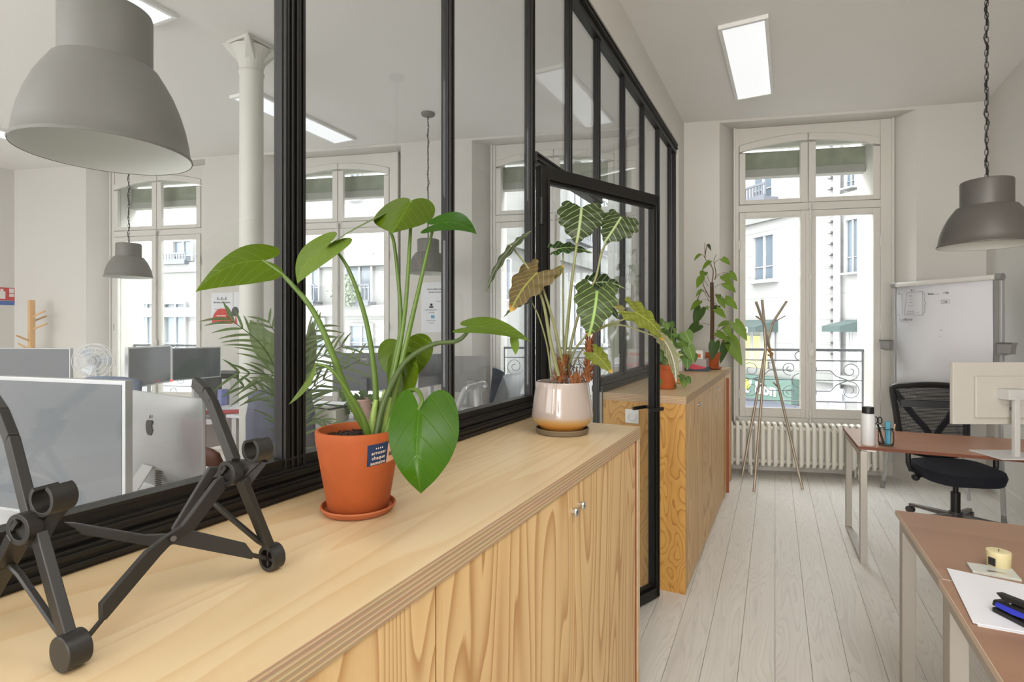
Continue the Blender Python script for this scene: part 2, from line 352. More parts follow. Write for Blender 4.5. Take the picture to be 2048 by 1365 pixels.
# floor: slab and oak planks
fl = struct(B().poly([(-9.5, -7.2, -.2), (1.85, -7.2, -.2), (1.85, yf(1.85)+.45, -.2), (-9.5, yf(-9.5)+.45, -.2)], (0, 0, .184)).obj('floor', plain('floor_gap', (64, 56, 48), .9)))
FR = R_(1.4); ca, sa = math.cos(FR), math.sin(FR)
for i in range(-67, 15):
    x0 = i*.1433; yend = min(yf(x0-.1)+.38, 7.2)/1.0
    rnd = random.Random(i*13+5); y = -5.5+rnd.random()*1.4-1.2; segs = []
    while y < yend:
        l_ = 5.5+rnd.random()*3; segs.append((max(y, -3.6), min(y+l_, yend))); y += l_
    for a, b_ in segs:
        if b_-a < .05: continue
        g = .0008
        pts = [(x0+g, a+g), (x0+.1433-g, a+g), (x0+.1433-g, b_-g), (x0+g, b_-g)]
        cx, cy = x0+.0716, (a+b_)/2
        q = B().box(-.0716+g, .0716-g, a-cy+g, b_-cy-g, -.016, rnd.random()*.0004)
        o = q.obj('plank', oak, fl); o.location = (cx*ca-cy*sa, cx*sa+cy*ca, 0); o.rotation_euler = (0, 0, FR)
# ceiling
struct(B().poly([(-9.6, -7.3, ZC), (1.95, -7.3, ZC), (1.95, yf(1.95)+.3, ZC), (-9.6, yf(-9.6)+.3, ZC)], (0, 0, .15)).obj('ceiling', ceil_m))
# side walls
struct(B().box(1.615, 1.85, -7.25, 6.85, -.05, ZC).obj('wall_right', white_wall))
struct(B().box(-9.5, -9.262, -7.25, 3.7, -.05, ZC).obj('wall_left', white_wall))
struct(B().box(-9.5, 1.85, -7.2, -7.0, -.05, ZC).obj('wall_back', white_wall))
struct(B().box(1.6, 1.615, -7.0, 6.5, 0, .13).obj('baseboard_right', paint))
# street wall with its four splayed niches
wb = B(); sb = B(); L_, Rr = -9.2, 2.6
edges = sorted(WC)
def pier(f0, b0, o0, f1, b1, o1):
    pts = [(f0, 0), (f1, 0), (b1, .25), (o1, .25), (o1, .60), (o0, .60), (o0, .25), (b0, .25)]
    wb.poly([fw(s, d, -.05) for s, d in pts], (0, 0, ZC+.1))
    sb.box(0, 0, 0, 0, 0, 0) if False else None
prev = None
for c in edges:
    if prev is None: pier(L_, L_, L_, c-.89, c-.72, c-.62)
    else: pier(prev+.89, prev+.78, prev+.615, c-.89, c-.72, c-.62)
    prev = c
pier(prev+.89, prev+.78, prev+.615, Rr, Rr, Rr)
for c in edges:
    q = [(c-.89, .0), (c+.89, .0), (c+.78, .25), (c-.72, .25)]
    wb.poly([fw(s, d, 3.572) for s, d in q], (0, 0, .06))
    for z0, z1 in ((-.05, .5), (3.57, 3.75)):
        q = [(c-.74, .24), (c+.80, .24), (c+.80, .52), (c-.74, .52)]
        wb.poly([fw(s, d, z0) for s, d in q], (0, 0, z1-z0))
    q = [(c-.64, .28), (c+.66, .28), (c+.66, .52), (c-.64, .52)]
    wb.poly([fw(s, d, 3.43) for s, d in q], (0, 0, .2))
struct(wb.obj('wall_front', white_wall))
prev = L_
for c in edges+[Rr+.89]:
    a, b_ = prev, c-.89
    sb.poly([fw(a, -.014, 0), fw(b_, -.014, 0), fw(b_, .0, 0), fw(a, .0, 0)], (0, 0, .11)); sb.poly([fw(a, -.009, .11), fw(b_, -.009, .11), fw(b_, .0, .11), fw(a, .0, .11)], (0, 0, .025))
    prev = c+.89
for c in edges: sb.poly([fw(c-.73, .232, 0), fw(c+.79, .232, 0), fw(c+.79, .245, 0), fw(c-.73, .245, 0)], (0, 0, .13))
struct(sb.obj('baseboard_front', paint))

# windows
def arc(s): return 3.405-.075*(s/.6)**2
def window(i, c):
    w_ = bpy.data.objects.new('window_%d' % i, None); col.objects.link(w_); w_.location = fw(c, 0, 0); w_.rotation_euler = (0, 0, FA); struct(w_)
    f = B()
    f.box(-.72, -.665, .19, .27, .5, 3.57); f.box(.665, .78, .19, .27, .5, 3.57); f.box(-.72, .78, .19, .27, .5, .56)
    f.box(-.72, -.70, .17, .2, .5, 3.57); f.box(.76, .78, .17, .2, .5, 3.57); f.box(-.72, .78, .17, .2, .49, .51)
    f.box(-.665, .665, .19, .27, 2.69, 2.765)
    n = 14; top = [(-.665+1.33*k/n, arc(-.665+1.33*k/n)+.075) for k in range(n+1)]
    f.poly([(s, .2, z) for s, z in top]+[(.665, .2, 3.57), (-.665, .2, 3.57)], (0, .07, 0))
    f.obj('window_frame', paint, w_, bevel=.004)
    for sx in (-1, 1):
        g0, g1 = (.0715, .597) if sx > 0 else (.0715, .602); so = .66; si = .004
        # lower sash
        q = B(); X = lambda a, b_: (min(sx*a, sx*b_), max(sx*a, sx*b_))
        for a, b_, z0, z1 in ((si, g0, .565, 2.685), (g1, so, .565, 2.685), (g0, g1, .565, .655), (g0, g1, 2.625, 2.685)):
            x0, x1 = X(a, b_); q.box(x0, x1, .182, .228, z0, z1)
        x0, x1 = X(g0-.008, g1+.008); 
        for z0, z1 in ((.645, .66), (2.62, 2.635)): q.box(x0, x1, .176, .2, z0, z1)
        sash = q.obj('sash', paint, w_, bevel=.003)
        x0, x1 = X(g0-.004, g1+.004); B().box(x0, x1, .2, .204, .65, 2.63).obj('pane', win_glass, sash)
        # upper sash with arched head
        q = B()
        for a, b_, z0, z1 in ((si, g0, 2.77, 3.38), (g1, so, 2.77, 3.3), (g0, g1, 2.77, 2.815)):
            x0, x1 = X(a, b_); q.box(x0, x1, .184, .228, z0, z1)
        ks = [si+(so-si)*k/8 for k in range(9)]
        ar = [(sx*k, .186, arc(k)) for k in ks]+[(sx*k, .186, arc(k)+.07) for k in reversed(ks)]
        q.poly(ar if sx > 0 else ar[::-1], (0, .042, 0))
        sash = q.obj('transom_sash', paint, w_, bevel=.003)
        gl = [(sx*g0, .2, 2.81), (sx*g1, .2, 2.81)]+[(sx*k, .2, arc(k)) for k in [g1-(g1-g0)*j/6 for j in range(7)]]
        B().poly(gl if sx > 0 else gl[::-1], (0, .004, 0)).obj('pane', win_glass, sash)
        for z in (.75, 1.45, 2.3):
            x0 = sx*.662; B().cyl((x0, .174, z), (x0, .174, z+.09), .008, n=8).obj('hinge', paint, w_, smooth=True)
    # espagnolette rod, guides and oval knob
    q = B(); q.box(-.028, .028, .168, .184, .57, 2.68); q.cyl((0.012, .16, .52), (0.012, .16, 2.74), .009, n=10)
    for z in (.53, .62, 2.0, 2.62, 2.72): q.cyl((0.012, .16, z-.025), (0.012, .16, z+.025), .016, n=10)
    q.obj('espagnolette', paint, w_, smooth=True)
    q = B(); q.box(-.012, .036, .148, .168, 1.13, 1.33); q.cyl((.012, .15, 1.23), (.012, .115, 1.23), .01, n=10)
    q.lathe([(.0, -.045), (.016, -.04), (.026, -.02), (.028, 0), (.026, .02), (.016, .04), (0, .045)], (.012, .105, 1.23), 14)
    q.obj('handle', paint, w_, smooth=True)
    return w_
for i, c in enumerate(WC): window(i+1, c)

# lintel beams over the outer openings, and iron railings
iron = plain('painted_iron', (122, 124, 132), .55)
stain = plain('weathered_green', (150, 155, 138), .85, var=.3, vscale=9); stone = plain('pale_stone', (166, 164, 158), .9, var=.06)
def spiral(cx, cz, r, a0, turns, sgn=1, n=30):
    return [(cx+r*(1-.78*t/n)*math.cos(a0+sgn*2*math.pi*turns*t/n), .46, cz+r*(1-.78*t/n)*math.sin(a0+sgn*2*math.pi*turns*t/n)) for t in range(n+1)]
def circ(cx, cz, r, n=20): return [(cx+r*math.cos(2*math.pi*k/n), .46, cz+r*math.sin(2*math.pi*k/n)) for k in range(n)]
who = ['by the coat stand', 'behind the glass door', 'behind the tall green plant', 'behind the left monitors']
for i, c in enumerate(WC):
    t = thing('window_railing', 'grey wrought iron scroll railing outside the window '+who[i], 'railing', fw(c, 0, 0), FA, 'iron railings outside the windows')
    B().box(-.62, .615, .44, .475, 1.235, 1.262).obj('top_rail', iron, t)
    q = B()
    for z in (1.135, .70): q.box(-.62, .615, .455, .467, z-.006, z+.006)
    q.box(-.62, -.61, .45, .47, .55, 1.25); q.box(.602, .612, .45, .47, .55, 1.25)
    for sx in (-1, 1):
        q.tube([(sx*.08+.0, .46, 1.03), (sx*.3, .46, 1.03), (sx*.36, .46, .97), (sx*.47, .46, .93), (sx*.6, .46, .93)], .006, 6)
        q.tube([(sx*.05, .46, .93), (sx*.47, .46, .925)], .006, 6); q.tube([(sx*.05, .46, .81), (sx*.3, .46, .81), (sx*.36, .46, .88), (sx*.47, .46, .93)], .006, 6)
    q.obj('horizontal_bars', iron, t)
    for sx in (-1, 1):
        for a_ in ((.49, 1.03, .10, -100, 1), (.49, .82, .10, 100, -1), (.10, 1.05, .075, -80, 1), (.10, .79, .075, 80, -1)): B().tube(spiral(sx*a_[0], a_[1], a_[2], R_(a_[3]), 1.5, sx*a_[4]), .0042, 6).obj('scroll', iron, t, smooth=True)
    for z in (1.185, .92, .63): B().tube(circ(0, z, .045 if z != .92 else .075), .005, 6, close=True).obj('ring', iron, t, smooth=True)
    t = thing('lintel_beam', 'stained grey-green lintel beam with white lower edge, outside the window '+who[i], 'beam', fw(c, 0, 0), FA, 'lintel beams outside the windows')
    B().box(-.62, .615, .41, .5, 3.19, 3.375).obj('stained_face', stain, t)
    B().box(-.62, .615, .39, .5, 3.105, 3.19).obj('white_edge', stone, t, bevel=.006)

# ------------------------------------------------------------------ the street outside
street = plain('street', (140, 140, 139), .9, var=.05)
struct(B().box(-60, 40, 5, 70, -4.6, -4.4).obj('street_ground', street))
far_wall = plain('pale_render', (119, 118, 116), .9, var=.02); far_trim = plain('pale_trim', (106, 106, 103), .9)
far_frame = plain('far_frame', (134, 134, 133), .6); far_glass = plain('far_glass', (74, 82, 90), .25); far_iron = plain('far_iron', (72, 74, 80), .6)
class Plane:
    def __init__(s, o, d):
        s.o = Vector(o); s.d = Vector(d).normalized(); s.n = Vector((-s.d.y, s.d.x, 0)); s.rz = math.atan2(s.d.y, s.d.x)
    def px(s, x, y):
        r = FX+RX*((x-1024)/1080.0); det = -r.x*s.d.y+s.d.x*r.y
        k = (-s.o.x*s.d.y+s.d.x*s.o.y)/det; u = (r*k-s.o).dot(s.d); return u, HC+k*(657-y)/1080.0
def bwin(t, u0, u1, z0, z1, leaves=2, rail=False, arch=False, shut=False):
    f = B(); e = (u1-u0)*.09
    f.box(u0-e, u0, -.10, .02, z0-e, z1+e); f.box(u1, u1+e, -.10, .02, z0-e, z1+e); f.box(u0, u1, -.10, .02, z1, z1+e); f.box(u0-e*1.6, u1+e*1.6, -.2, .02, z0-e*1.5, z0)
    for k in range(1, leaves): uu = u0+(u1-u0)*k/leaves; f.box(uu-e*.5, uu+e*.5, -.06, .02, z0, z1)
    f.box(u0, u1, -.05, .02, z0+(z1-z0)*.3-e*.2, z0+(z1-z0)*.3+e*.2)
    w_ = f.obj('window', far_frame, t)
    for k in range(leaves):
        a = u0+(u1-u0)*k/leaves; b_ = u0+(u1-u0)*(k+1)/leaves; B().box(a+e*.4, b_-e*.4, -.02, .01, z0, z1).obj('pane', far_glass, w_)
    if rail:
        q = B(); h = (z1-z0)*.36; q.box(u0-e*2, u1+e*2, -.42, -.38, z0+h-.05, z0+h); q.box(u0-e*2, u1+e*2, -.42, -.38, z0-.02, z0+.03)
        nb = 9
        for k in range(nb+1): uu = u0-e*2+(u1-u0+e*4)*k/nb; q.box(uu-.02, uu+.02, -.41, -.39, z0, z0+h)
        q.box(u0-e*2, u1+e*2, -.44, 0, z0-.12, z0-.02)
        q.obj('balcony', far_iron, t)
def wall_slab(t, u0, u1, z0=-4.5, z1=8.5): B().box(u0, u1, .0, 1.5, z0, z1).obj('wall', far_wall, t)
def courses(t, u0, u1, zs, th=.03, pr=.03):
    for z in zs: B().box(u0, u1, -pr, 0, z-th, z+th).obj('cornice', far_trim, t)
# building on the corner, seen through the window by the coat stand
DB = Vector((.737, -.677, 0)); PB = Plane(14*(FX+RX*.4315), DB)
b1 = thing('apartment_building', 'pale corner building with green shop awnings, across the street by the coat stand window', 'building', PB.o, PB.rz)
wall_slab(b1, -5.4, 9)
courses(b1, -5.4, 9, [PB.px(1560, 747)[1], 4.2], .09, .14)
for x0, x1, y0, y1, rl in ((1512, 1552, 560, 473, False), (1511, 1549, 400, 330, True), (1697, 1722, 546, 440, False), (1697, 1716, 376, 330, False)):
    u0, z0 = PB.px(x0, y0); u1, _ = PB.px(x1, y0); xm = (x0+x1)/2; z0 = PB.px(xm, y0)[1]; z1 = PB.px(xm, y1)[1]; bwin(b1, u0, u1, z0, z1, 2, rl)
up, zz = PB.px(1682, 700); B().cyl((up, -.12, -4), (up, -.12, 11), .07, n=10).obj('drain_pipe', far_frame, b1, smooth=True)
q = B()
for z in [PB.px(1666, y)[1] for y in range(290, 720, 22)]: uu = PB.px(1666, 500)[0]; q.box(uu-.06, uu+.04, -.12, 0, z-.02, z+.02)
q.obj('wall_anchors', plain('anchor', (104, 103, 100), .7), b1)
q = B()
for z in [PB.px(1600, y)[1] for y in range(400, 730, 48)]: q.box(-5.4, 9, -.004, .0, z-.008, z+.008)
q.obj('stone_joints', far_trim, b1)
awn = plain('awning_green', (48, 60, 58), .8); sign_g = plain('sign_green', (66, 86, 78), .7); lime = plain('lime_poster', (160, 168, 60), .6); shop_gl = plain('shop_glass', (126, 130, 122), .3, var=.15)
for x0, x1, lbl in ((1484, 1556, 'left'), (1693, 1730, 'right')):
    u0, z1 = PB.px(x0, 640); u1, _ = PB.px(x1, 640); z0 = PB.px((x0+x1)/2, 664)[1]; z1 = PB.px((x0+x1)/2, 640)[1]; zb = PB.px((x0+x1)/2, 722)[1]
    a = B().add([(u0, 0, z1), (u1, 0, z1), (u1, -.7, z0+.12), (u0, -.7, z0+.12), (u0, -.7, z0), (u1, -.7, z0), (u1, 0, z0), (u0, 0, z0)], [(0, 1, 2, 3), (3, 2, 5, 4), (4, 5, 6, 7), (0, 3, 4, 7), (1, 6, 5, 2)]).obj('awning', awn, b1)
    if lbl == 'left': text('lettering', "Bio c' Bon", .26, text_far, b1, frame_mtx((PB.px(1506, 658)[0]+.05, -.72, PB.px(1506, 658)[1]+.0), (1, 0, 0), (0, 0, 1)), .008)
    sh = B().box(u0+.1, u1-.1, -.05, .02, zb, z0).obj('shop_door', shop_gl, b1)
    q = B()
    for k in range(4): uu = u0+.1+(u1-u0-.2)*k/3; q.box(uu-.04, uu+.04, -.09, -.04, zb, z0)
    q.obj('door_frame', far_frame, sh)
    if lbl == 'right': B().box(u0+.1, u1-.1, -.08, -.05, z0-.5, z0-.03).obj('poster', lime, b1)
    else: B().box(u0+.2, u0+.9, -.08, -.05, z0-1.0, z0-.1).obj('poster', plain('pale_lime', (160, 164, 108), .6), b1)
# big shop sign below the cornice
ua, za = PB.px(1470, 744); ub, zb = PB.px(1606, 762); _, zc2 = PB.px(1535, 797)
zt = PB.px(1540, 752)[1]
sg = B().box(ua, ub, -.35, -.02, zc2, zt).obj('shop_sign', sign_g, b1)
um = (PB.px(1540, 780)[0]); zm = (zc2+zt)/2
text('lettering', "Bio c' Bon", .40, text_far, b1, frame_mtx((PB.px(1577, 780)[0], -.37, zm-.02), (1, 0, 0), (0, 0, 1)), .014, al='RIGHT', ext=.01)
B().cyl((PB.px(1515, 780)[0], -.36, zm+.05), (PB.px(1515, 780)[0], -.42, zm+.05), .13, n=20).obj('yellow_disc', lime, sg)
B().box(ua, ub, -.06, 0, zc2-1.6, zc2-.05).obj('shop_window', plain('dim_shop', (104, 106, 116), .3, var=.1), b1)
# street sign post
q = B(); c0 = at(1672, 800, 11)
q.box(-.16, .16, -.03, .03, -3, .22); q.add([(-.16, -.03, .16), (-.62, -.03, .22), (-.64, -.03, .12), (-.16, -.03, -.05), (-.16, .03, .16), (-.62, .03, .22), (-.64, .03, .12), (-.16, .03, -.05)], [(0, 1, 2, 3), (7, 6, 5, 4), (0, 4, 5, 1), (1, 5, 6, 2), (2, 6, 7, 3)])
q.box(.1, .5, -.03, .03, -.02, .12); q.box(.1, .5, -.03, .03, -.6, -.48)
o = q.obj('street_sign', plain('sign_grey', (118, 118, 124), .6)); o.location = c0; o.rotation_euler = (0, 0, YAW); tag(o, 'grey street sign post with pointing arms seen low through the right window', 'sign post')
# long building receding up the side street, seen past the glass door
PC = Plane((-6.5, 11.9, 0), (0, 1, 0)); PC.n = Vector((-1, 0, 0))
b2 = thing('apartment_building', 'pale building with rows of shuttered windows receding up the street behind the glass door', 'building', (-6.5, 11.9, 0), R_(90))
B().box(.22, 40, .0, 1.5, -4.5, 9.5).obj('wall', far_wall, b2)
courses(b2, 0, 40, [.2, 3.7, 7.2], .12, .2)
for k in range(8):
    for z in (.9, 4.4, 7.9): bwin(b2, 1.5+k*3.2, 2.7+k*3.2, z, z+2.0, 2, z > 1)
# building facing, behind the left-hand windows
DA = Vector((math.cos(R_(12)), math.sin(R_(12)), 0)); PA = Plane(Vector((-6.5, 11.9, 0)), DA)
b3 = thing('apartment_building', 'white stone building with cornices facing the left office windows', 'building', PA.o, PA.rz)
B().box(-26, 0, 0, .2, -4.5, 9.5).obj('wall', far_wall, b3)
courses(b3, -26, 0, [PA.px(370, 537)[1], PA.px(720, 622)[1], 6.4], .14, .28)
def pw(x0, x1, y0, y1, **k):
    xm = (x0+x1)/2; bwin(b3, PA.px(x0, y0)[0], PA.px(x1, y0)[0], PA.px(xm, y0)[1], PA.px(xm, y1)[1], **k)
pw(351, 387, 524, 484, rail=True); pw(334, 373, 720, 609); pw(282, 311, 720, 609); pw(697, 744, 604, 512, rail=True); pw(703, 745, 700, 652); pw(704, 724, 402, 330); pw(610, 640, 604, 512, rail=True); pw(615, 650, 700, 640)
pw(1005, 1022, 600, 520); pw(420, 455, 524, 484, rail=True); pw(560, 590, 604, 512)
q = B()
for z in [PA.px(700, y)[1] for y in range(640, 760, 14)]: q.box(-26, 0, -.005, 0, z-.012, z+.012)
q.obj('stone_joints', far_trim, b3)
bush = B(); rb = random.Random(3); uu, zz = PA.px(712, 585)
for k in range(420):
    a = rb.random()*6.28; r = rb.random()**.5; p = Vector((uu+math.cos(a)*r*.42, -.55+rb.uniform(-.15, .15), zz+math.sin(a)*r*.42)); d1 = Vector((rb.uniform(-1, 1), rb.uniform(-1, 1), rb.uniform(-1, 1))).normalized()*.05; d2 = d1.cross(Vector((rb.uniform(-1, 1), rb.uniform(-1, 1), rb.uniform(-1, 1)))).normalized()*.035
    bush.add([p-d1, p-d2, p+d1, p+d2], [(0, 1, 2, 3)])
o = bush.obj('balcony_bush', plain('far_leaf', (92, 102, 80), .8), b3); o['kind'] = 'stuff'
# ------------------------------------------------------------------ glazed partition between the two rooms
struct(B().box(-1.085, -.985, -7.0, 5.459, 3.286, ZC).obj('wall_partition_head', white_wall))
struct(B().box(-1.085, -.985, 5.46, 5.8, 0, ZC).obj('wall_partition_end', white_wall))
struct(B().box(-1.085, -.985, -7.0, -3.6, 0, 3.286).obj('wall_partition_rear', white_wall))
pt = thing('glass_partition', 'tall black steel framed glass partition between the two offices', 'partition', (-1.03, 0, 0))
def pb(name, x0, x1, y0, y1, z0, z1, mat=black_metal, par=None, bev=.0015):
    return B().box(x0, x1, y0, y1, z0, z1).obj(name, mat, par or pt, bevel=bev)
def mull(y, z0=1.10, z1=3.27, wd=.030, dbl=False):
    q = B()
    ys = (y-.0165, y+.0165) if dbl else (y,)
    for yy in ys:
        q.box(-.012, .012, yy-wd/2, yy+wd/2, z0, z1); q.box(.012, .021, yy-wd/2+.003, yy-wd/2+.009, z0, z1); q.box(.012, .021, yy+wd/2-.009, yy+wd/2-.003, z0, z1)
        q.box(.012, .018, yy-.003, yy+.003, z0, z1); q.box(-.019, -.012, yy-wd/2+.004, yy+wd/2-.004, z0, z1)
    if dbl: q.box(-.012, .006, y-.012, y+.012, z0, z1)
    q.obj('mullion', black_metal, pt, bevel=.0012)
for y in (-3.0, -2.355, -1.71, -1.065, -.42, .225): mull(y)
mull(.872, dbl=True); mull(1.517); mull(2.159, 0, dbl=False, wd=.038)
mull(2.622, 2.25); mull(3.083, 0, wd=.038)
for y in (3.627, 4.168, 4.71, 5.224): mull(y)
mull(5.44, 0, wd=.04)
def rail(name, y0, y1, z0, z1, x0=-.022, x1=.036):
    q = B(); q.box(x0, x1, y0, y1, z0, z1); q.box(x1, x1+.006, y0, y1, z0+.006, z0+.014); q.box(x1, x1+.006, y0, y1, z1-.014, z1-.006)
    q.obj(name, black_metal, pt, bevel=.0012)
rail('top_rail', -3.6, 5.46, 3.235, 3.285); q = B(); q.box(-.02, .026, -3.6, 5.46, 3.195, 3.235); q.obj('glazing_bead', black_metal, pt)
for a, b_ in ((-3.6, 2.159), (3.083, 5.46)):
    rail('bottom_rail', a, b_, 1.102, 1.138, -.03, .042); rail('sill_rail', a, b_, 1.138, 1.163, -.022, .03)
    q = B(); q.box(-.02, .016, a, b_, 1.163, 1.186); q.box(.016, .02, a, b_, 1.18, 1.186); q.obj('glazing_bead', black_metal, pt)
    B().box(-.03, .03, a, b_, .0, 1.102).obj('lower_panel', plain('panel_grey', (196, 194, 188), .6), pt)
rail('transom', 2.159, 3.083, 2.215, 2.26)
ys = [-3.6, -3.0, -2.355, -1.71, -1.065, -.42, .225, .872, 1.517, 2.159]
for a, b_ in zip(ys[:-1], ys[1:]): pb('pane', -.004, .004, a+.02, b_-.02, 1.17, 3.21, part_glass, bev=0)
ys = [3.083, 3.627, 4.168, 4.71, 5.224, 5.44]
for a, b_ in zip(ys[:-1], ys[1:]): pb('pane', -.004, .004, a+.02, b_-.015, 1.17, 3.21, part_glass, bev=0)
for a, b_ in ((2.159, 2.622), (2.622, 3.083)): pb('pane', -.004, .004, a+.018, b_-.018, 2.255, 3.21, part_glass, bev=0)

# open glass door leaf
dr = thing('glass_door', 'open black framed glass door standing beside the potted plant with veined leaves', 'door', (-1.0, 2.19, 0), -math.atan2(.342, .816))
dl = .885
q = B(); q.box(-.02, .02, 0, .052, .012, 2.205); q.box(.02, .03, .034, .042, .07, 2.15); q.obj('hinge_stile', black_metal, dr, bevel=.0015)
q = B(); q.box(-.02, .02, dl-.052, dl, .012, 2.205); q.box(.02, .03, dl-.044, dl-.036, .07, 2.15); q.box(.02, .026, dl-.02, dl-.012, .02, 2.2); q.obj('lock_stile', black_metal, dr, bevel=.0015)
q = B(); q.box(-.02, .02, .052, dl-.052, 2.145, 2.205); q.box(.02, .03, .04, dl-.04, 2.145, 2.153); q.box(-.014, .014, .052, dl-.052, 2.13, 2.145); q.obj('top_rail', black_metal, dr, bevel=.0015)
q = B(); q.box(-.02, .02, .052, dl-.052, .012, .075); q.box(.02, .03, .04, dl-.04, .067, .075); q.box(-.014, .014, .052, dl-.052, .075, .09); q.obj('bottom_rail', black_metal, dr, bevel=.0015)
B().box(-.004, .004, .045, dl-.045, .08, 2.14).obj('pane', part_glass, dr)
for z in (.25, 2.0): B().cyl((.024, -.004, z-.06), (.024, -.004, z+.06), .008, n=12).obj('hinge', black_metal, dr, smooth=True)
for sx in (-1, 1):
    q = B(); q.cyl((sx*.02, dl-.03, 1.045), (sx*.055, dl-.03, 1.045), .009, n=12); q.box(min(sx*.046, sx*.06), max(sx*.046, sx*.06), dl-.14, dl-.02, 1.036, 1.054); q.obj('lever_handle', black_plastic, dr, bevel=.003)

# ------------------------------------------------------------------ plywood cupboards
def cupboard(name, label, y0, y1, h, seams, end_gap=.008, x0=-.995, xf=-.52, open_last=False):
    t = thing(name, label, 'cupboard', (0, y0, 0)); L = y1-y0; ft = .044
    top = B().box(x0, xf, 0, L, h-ft+.0005, h).obj('top', pine_top, t, bevel=.0008)
    # ply edges: thin strips set on the front and end edges of the worktop
    e = B().box(xf, xf+.0015, 0, L, -.022, .022).obj('ply_edging', ply_edge, t); e.location = (0, 0, h-.022)
    e = B().box(x0, xf, L, L+.0015, -.022, .022).obj('ply_edging', ply_edge, t); e.location = (0, 0, h-.022)
    e = B().box(x0, xf, -.0015, 0, -.022, .022).obj('ply_edging', ply_edge, t); e.location = (0, 0, h-.022)
    B().box(x0, xf-.002, 0, .022, .0, h-ft).obj('side_panel', pine_side, t)
    B().box(x0, xf-.001, L-.022, L, .0, h-ft).obj('side_panel', pine_side, t)
    B().box(x0, x0+.01, .022, L-.022, .0, h-ft).obj('back_panel', pine_side, t)
    B().box(x0, xf-.045, .022, L-.022, .0, .06).obj('plinth', pine_side, t)
    b0 = [0]+[s-y0 for s in seams]
    for a, b_ in zip(b0[:-1], b0[1:]):
        if a == 0: a = .001
        B().box(xf-.02, xf-.003, a+.0022, b_-.0022, .012, h-ft-.002).obj('door', pine_door, t, bevel=.0008)
    return t
def lockknob(t, y, z, x=-.523):
    q = B(); q.cyl((x, 0, 0), (x+.012, 0, 0), .0095, n=20); q.cyl((x+.012, 0, 0), (x+.015, 0, 0), .012, .0105, n=20)
    o = q.obj('lock_knob', chrome, t, smooth=True); o.location = (0, y-t.location.y, z)
    B().cyl((x+.0148, 0, 0), (x+.0156, 0, 0), .004, n=10).obj('key_slot', dark_grey, o)
c1 = cupboard('storage_cupboard', 'long plywood cupboard in the foreground carrying the folding stand and two potted plants', -1.2, 2.081, 1.1, [-.56, .09, .737, 1.387, 2.02])
B().box(-.525, -.5215, 2.0225-c1.location.y, 2.03-c1.location.y, .012, 1.054).obj('door_edge', red_edge, c1)
B().box(-.54, -.5205, 2.052+1.2, 2.081+1.2, 0, 1.056).obj('end_stile', pine_top, c1)
lockknob(c1, 1.362, .988); lockknob(c1, 1.418, .989); lockknob(c1, .115, .99)
c2 = cupboard('storage_cupboard', 'long plywood cupboard beyond the glass door, under the books and trailing plants', 3.1, 5.03, 1.1, [3.58, 4.055, 4.56, 5.02])
for y in (3.552, 3.608, 4.525, 4.59): lockknob(c2, y, 1.0)
B().box(-.86, -.78, -.008, .0, .93, 1.01).obj('socket_plate', white_plastic, c2, bevel=.003)
o_ = B().lathe([(0, 0), (.026, 0), (.028, .004), (.02, .006), (.02, .002), (0, .002)], n=24).obj('socket_ring', white_plastic, bpy.data.objects['socket_plate'], smooth=True); o_.location = (-.82, -.008, .97); o_.rotation_euler = (R_(90), 0, 0)
c3 = cupboard('storage_cupboard', 'last plywood cupboard with its door ajar, against the window wall', 5.05, 5.66, 1.1, [5.1, 5.62])
bpy.data.objects[c3.name]; 
B().box(-.512, -.49, .05, .07, .03, 1.04).obj('ajar_door_edge', red_edge, c3)
lockknob(c3, 5.22, 1.0)

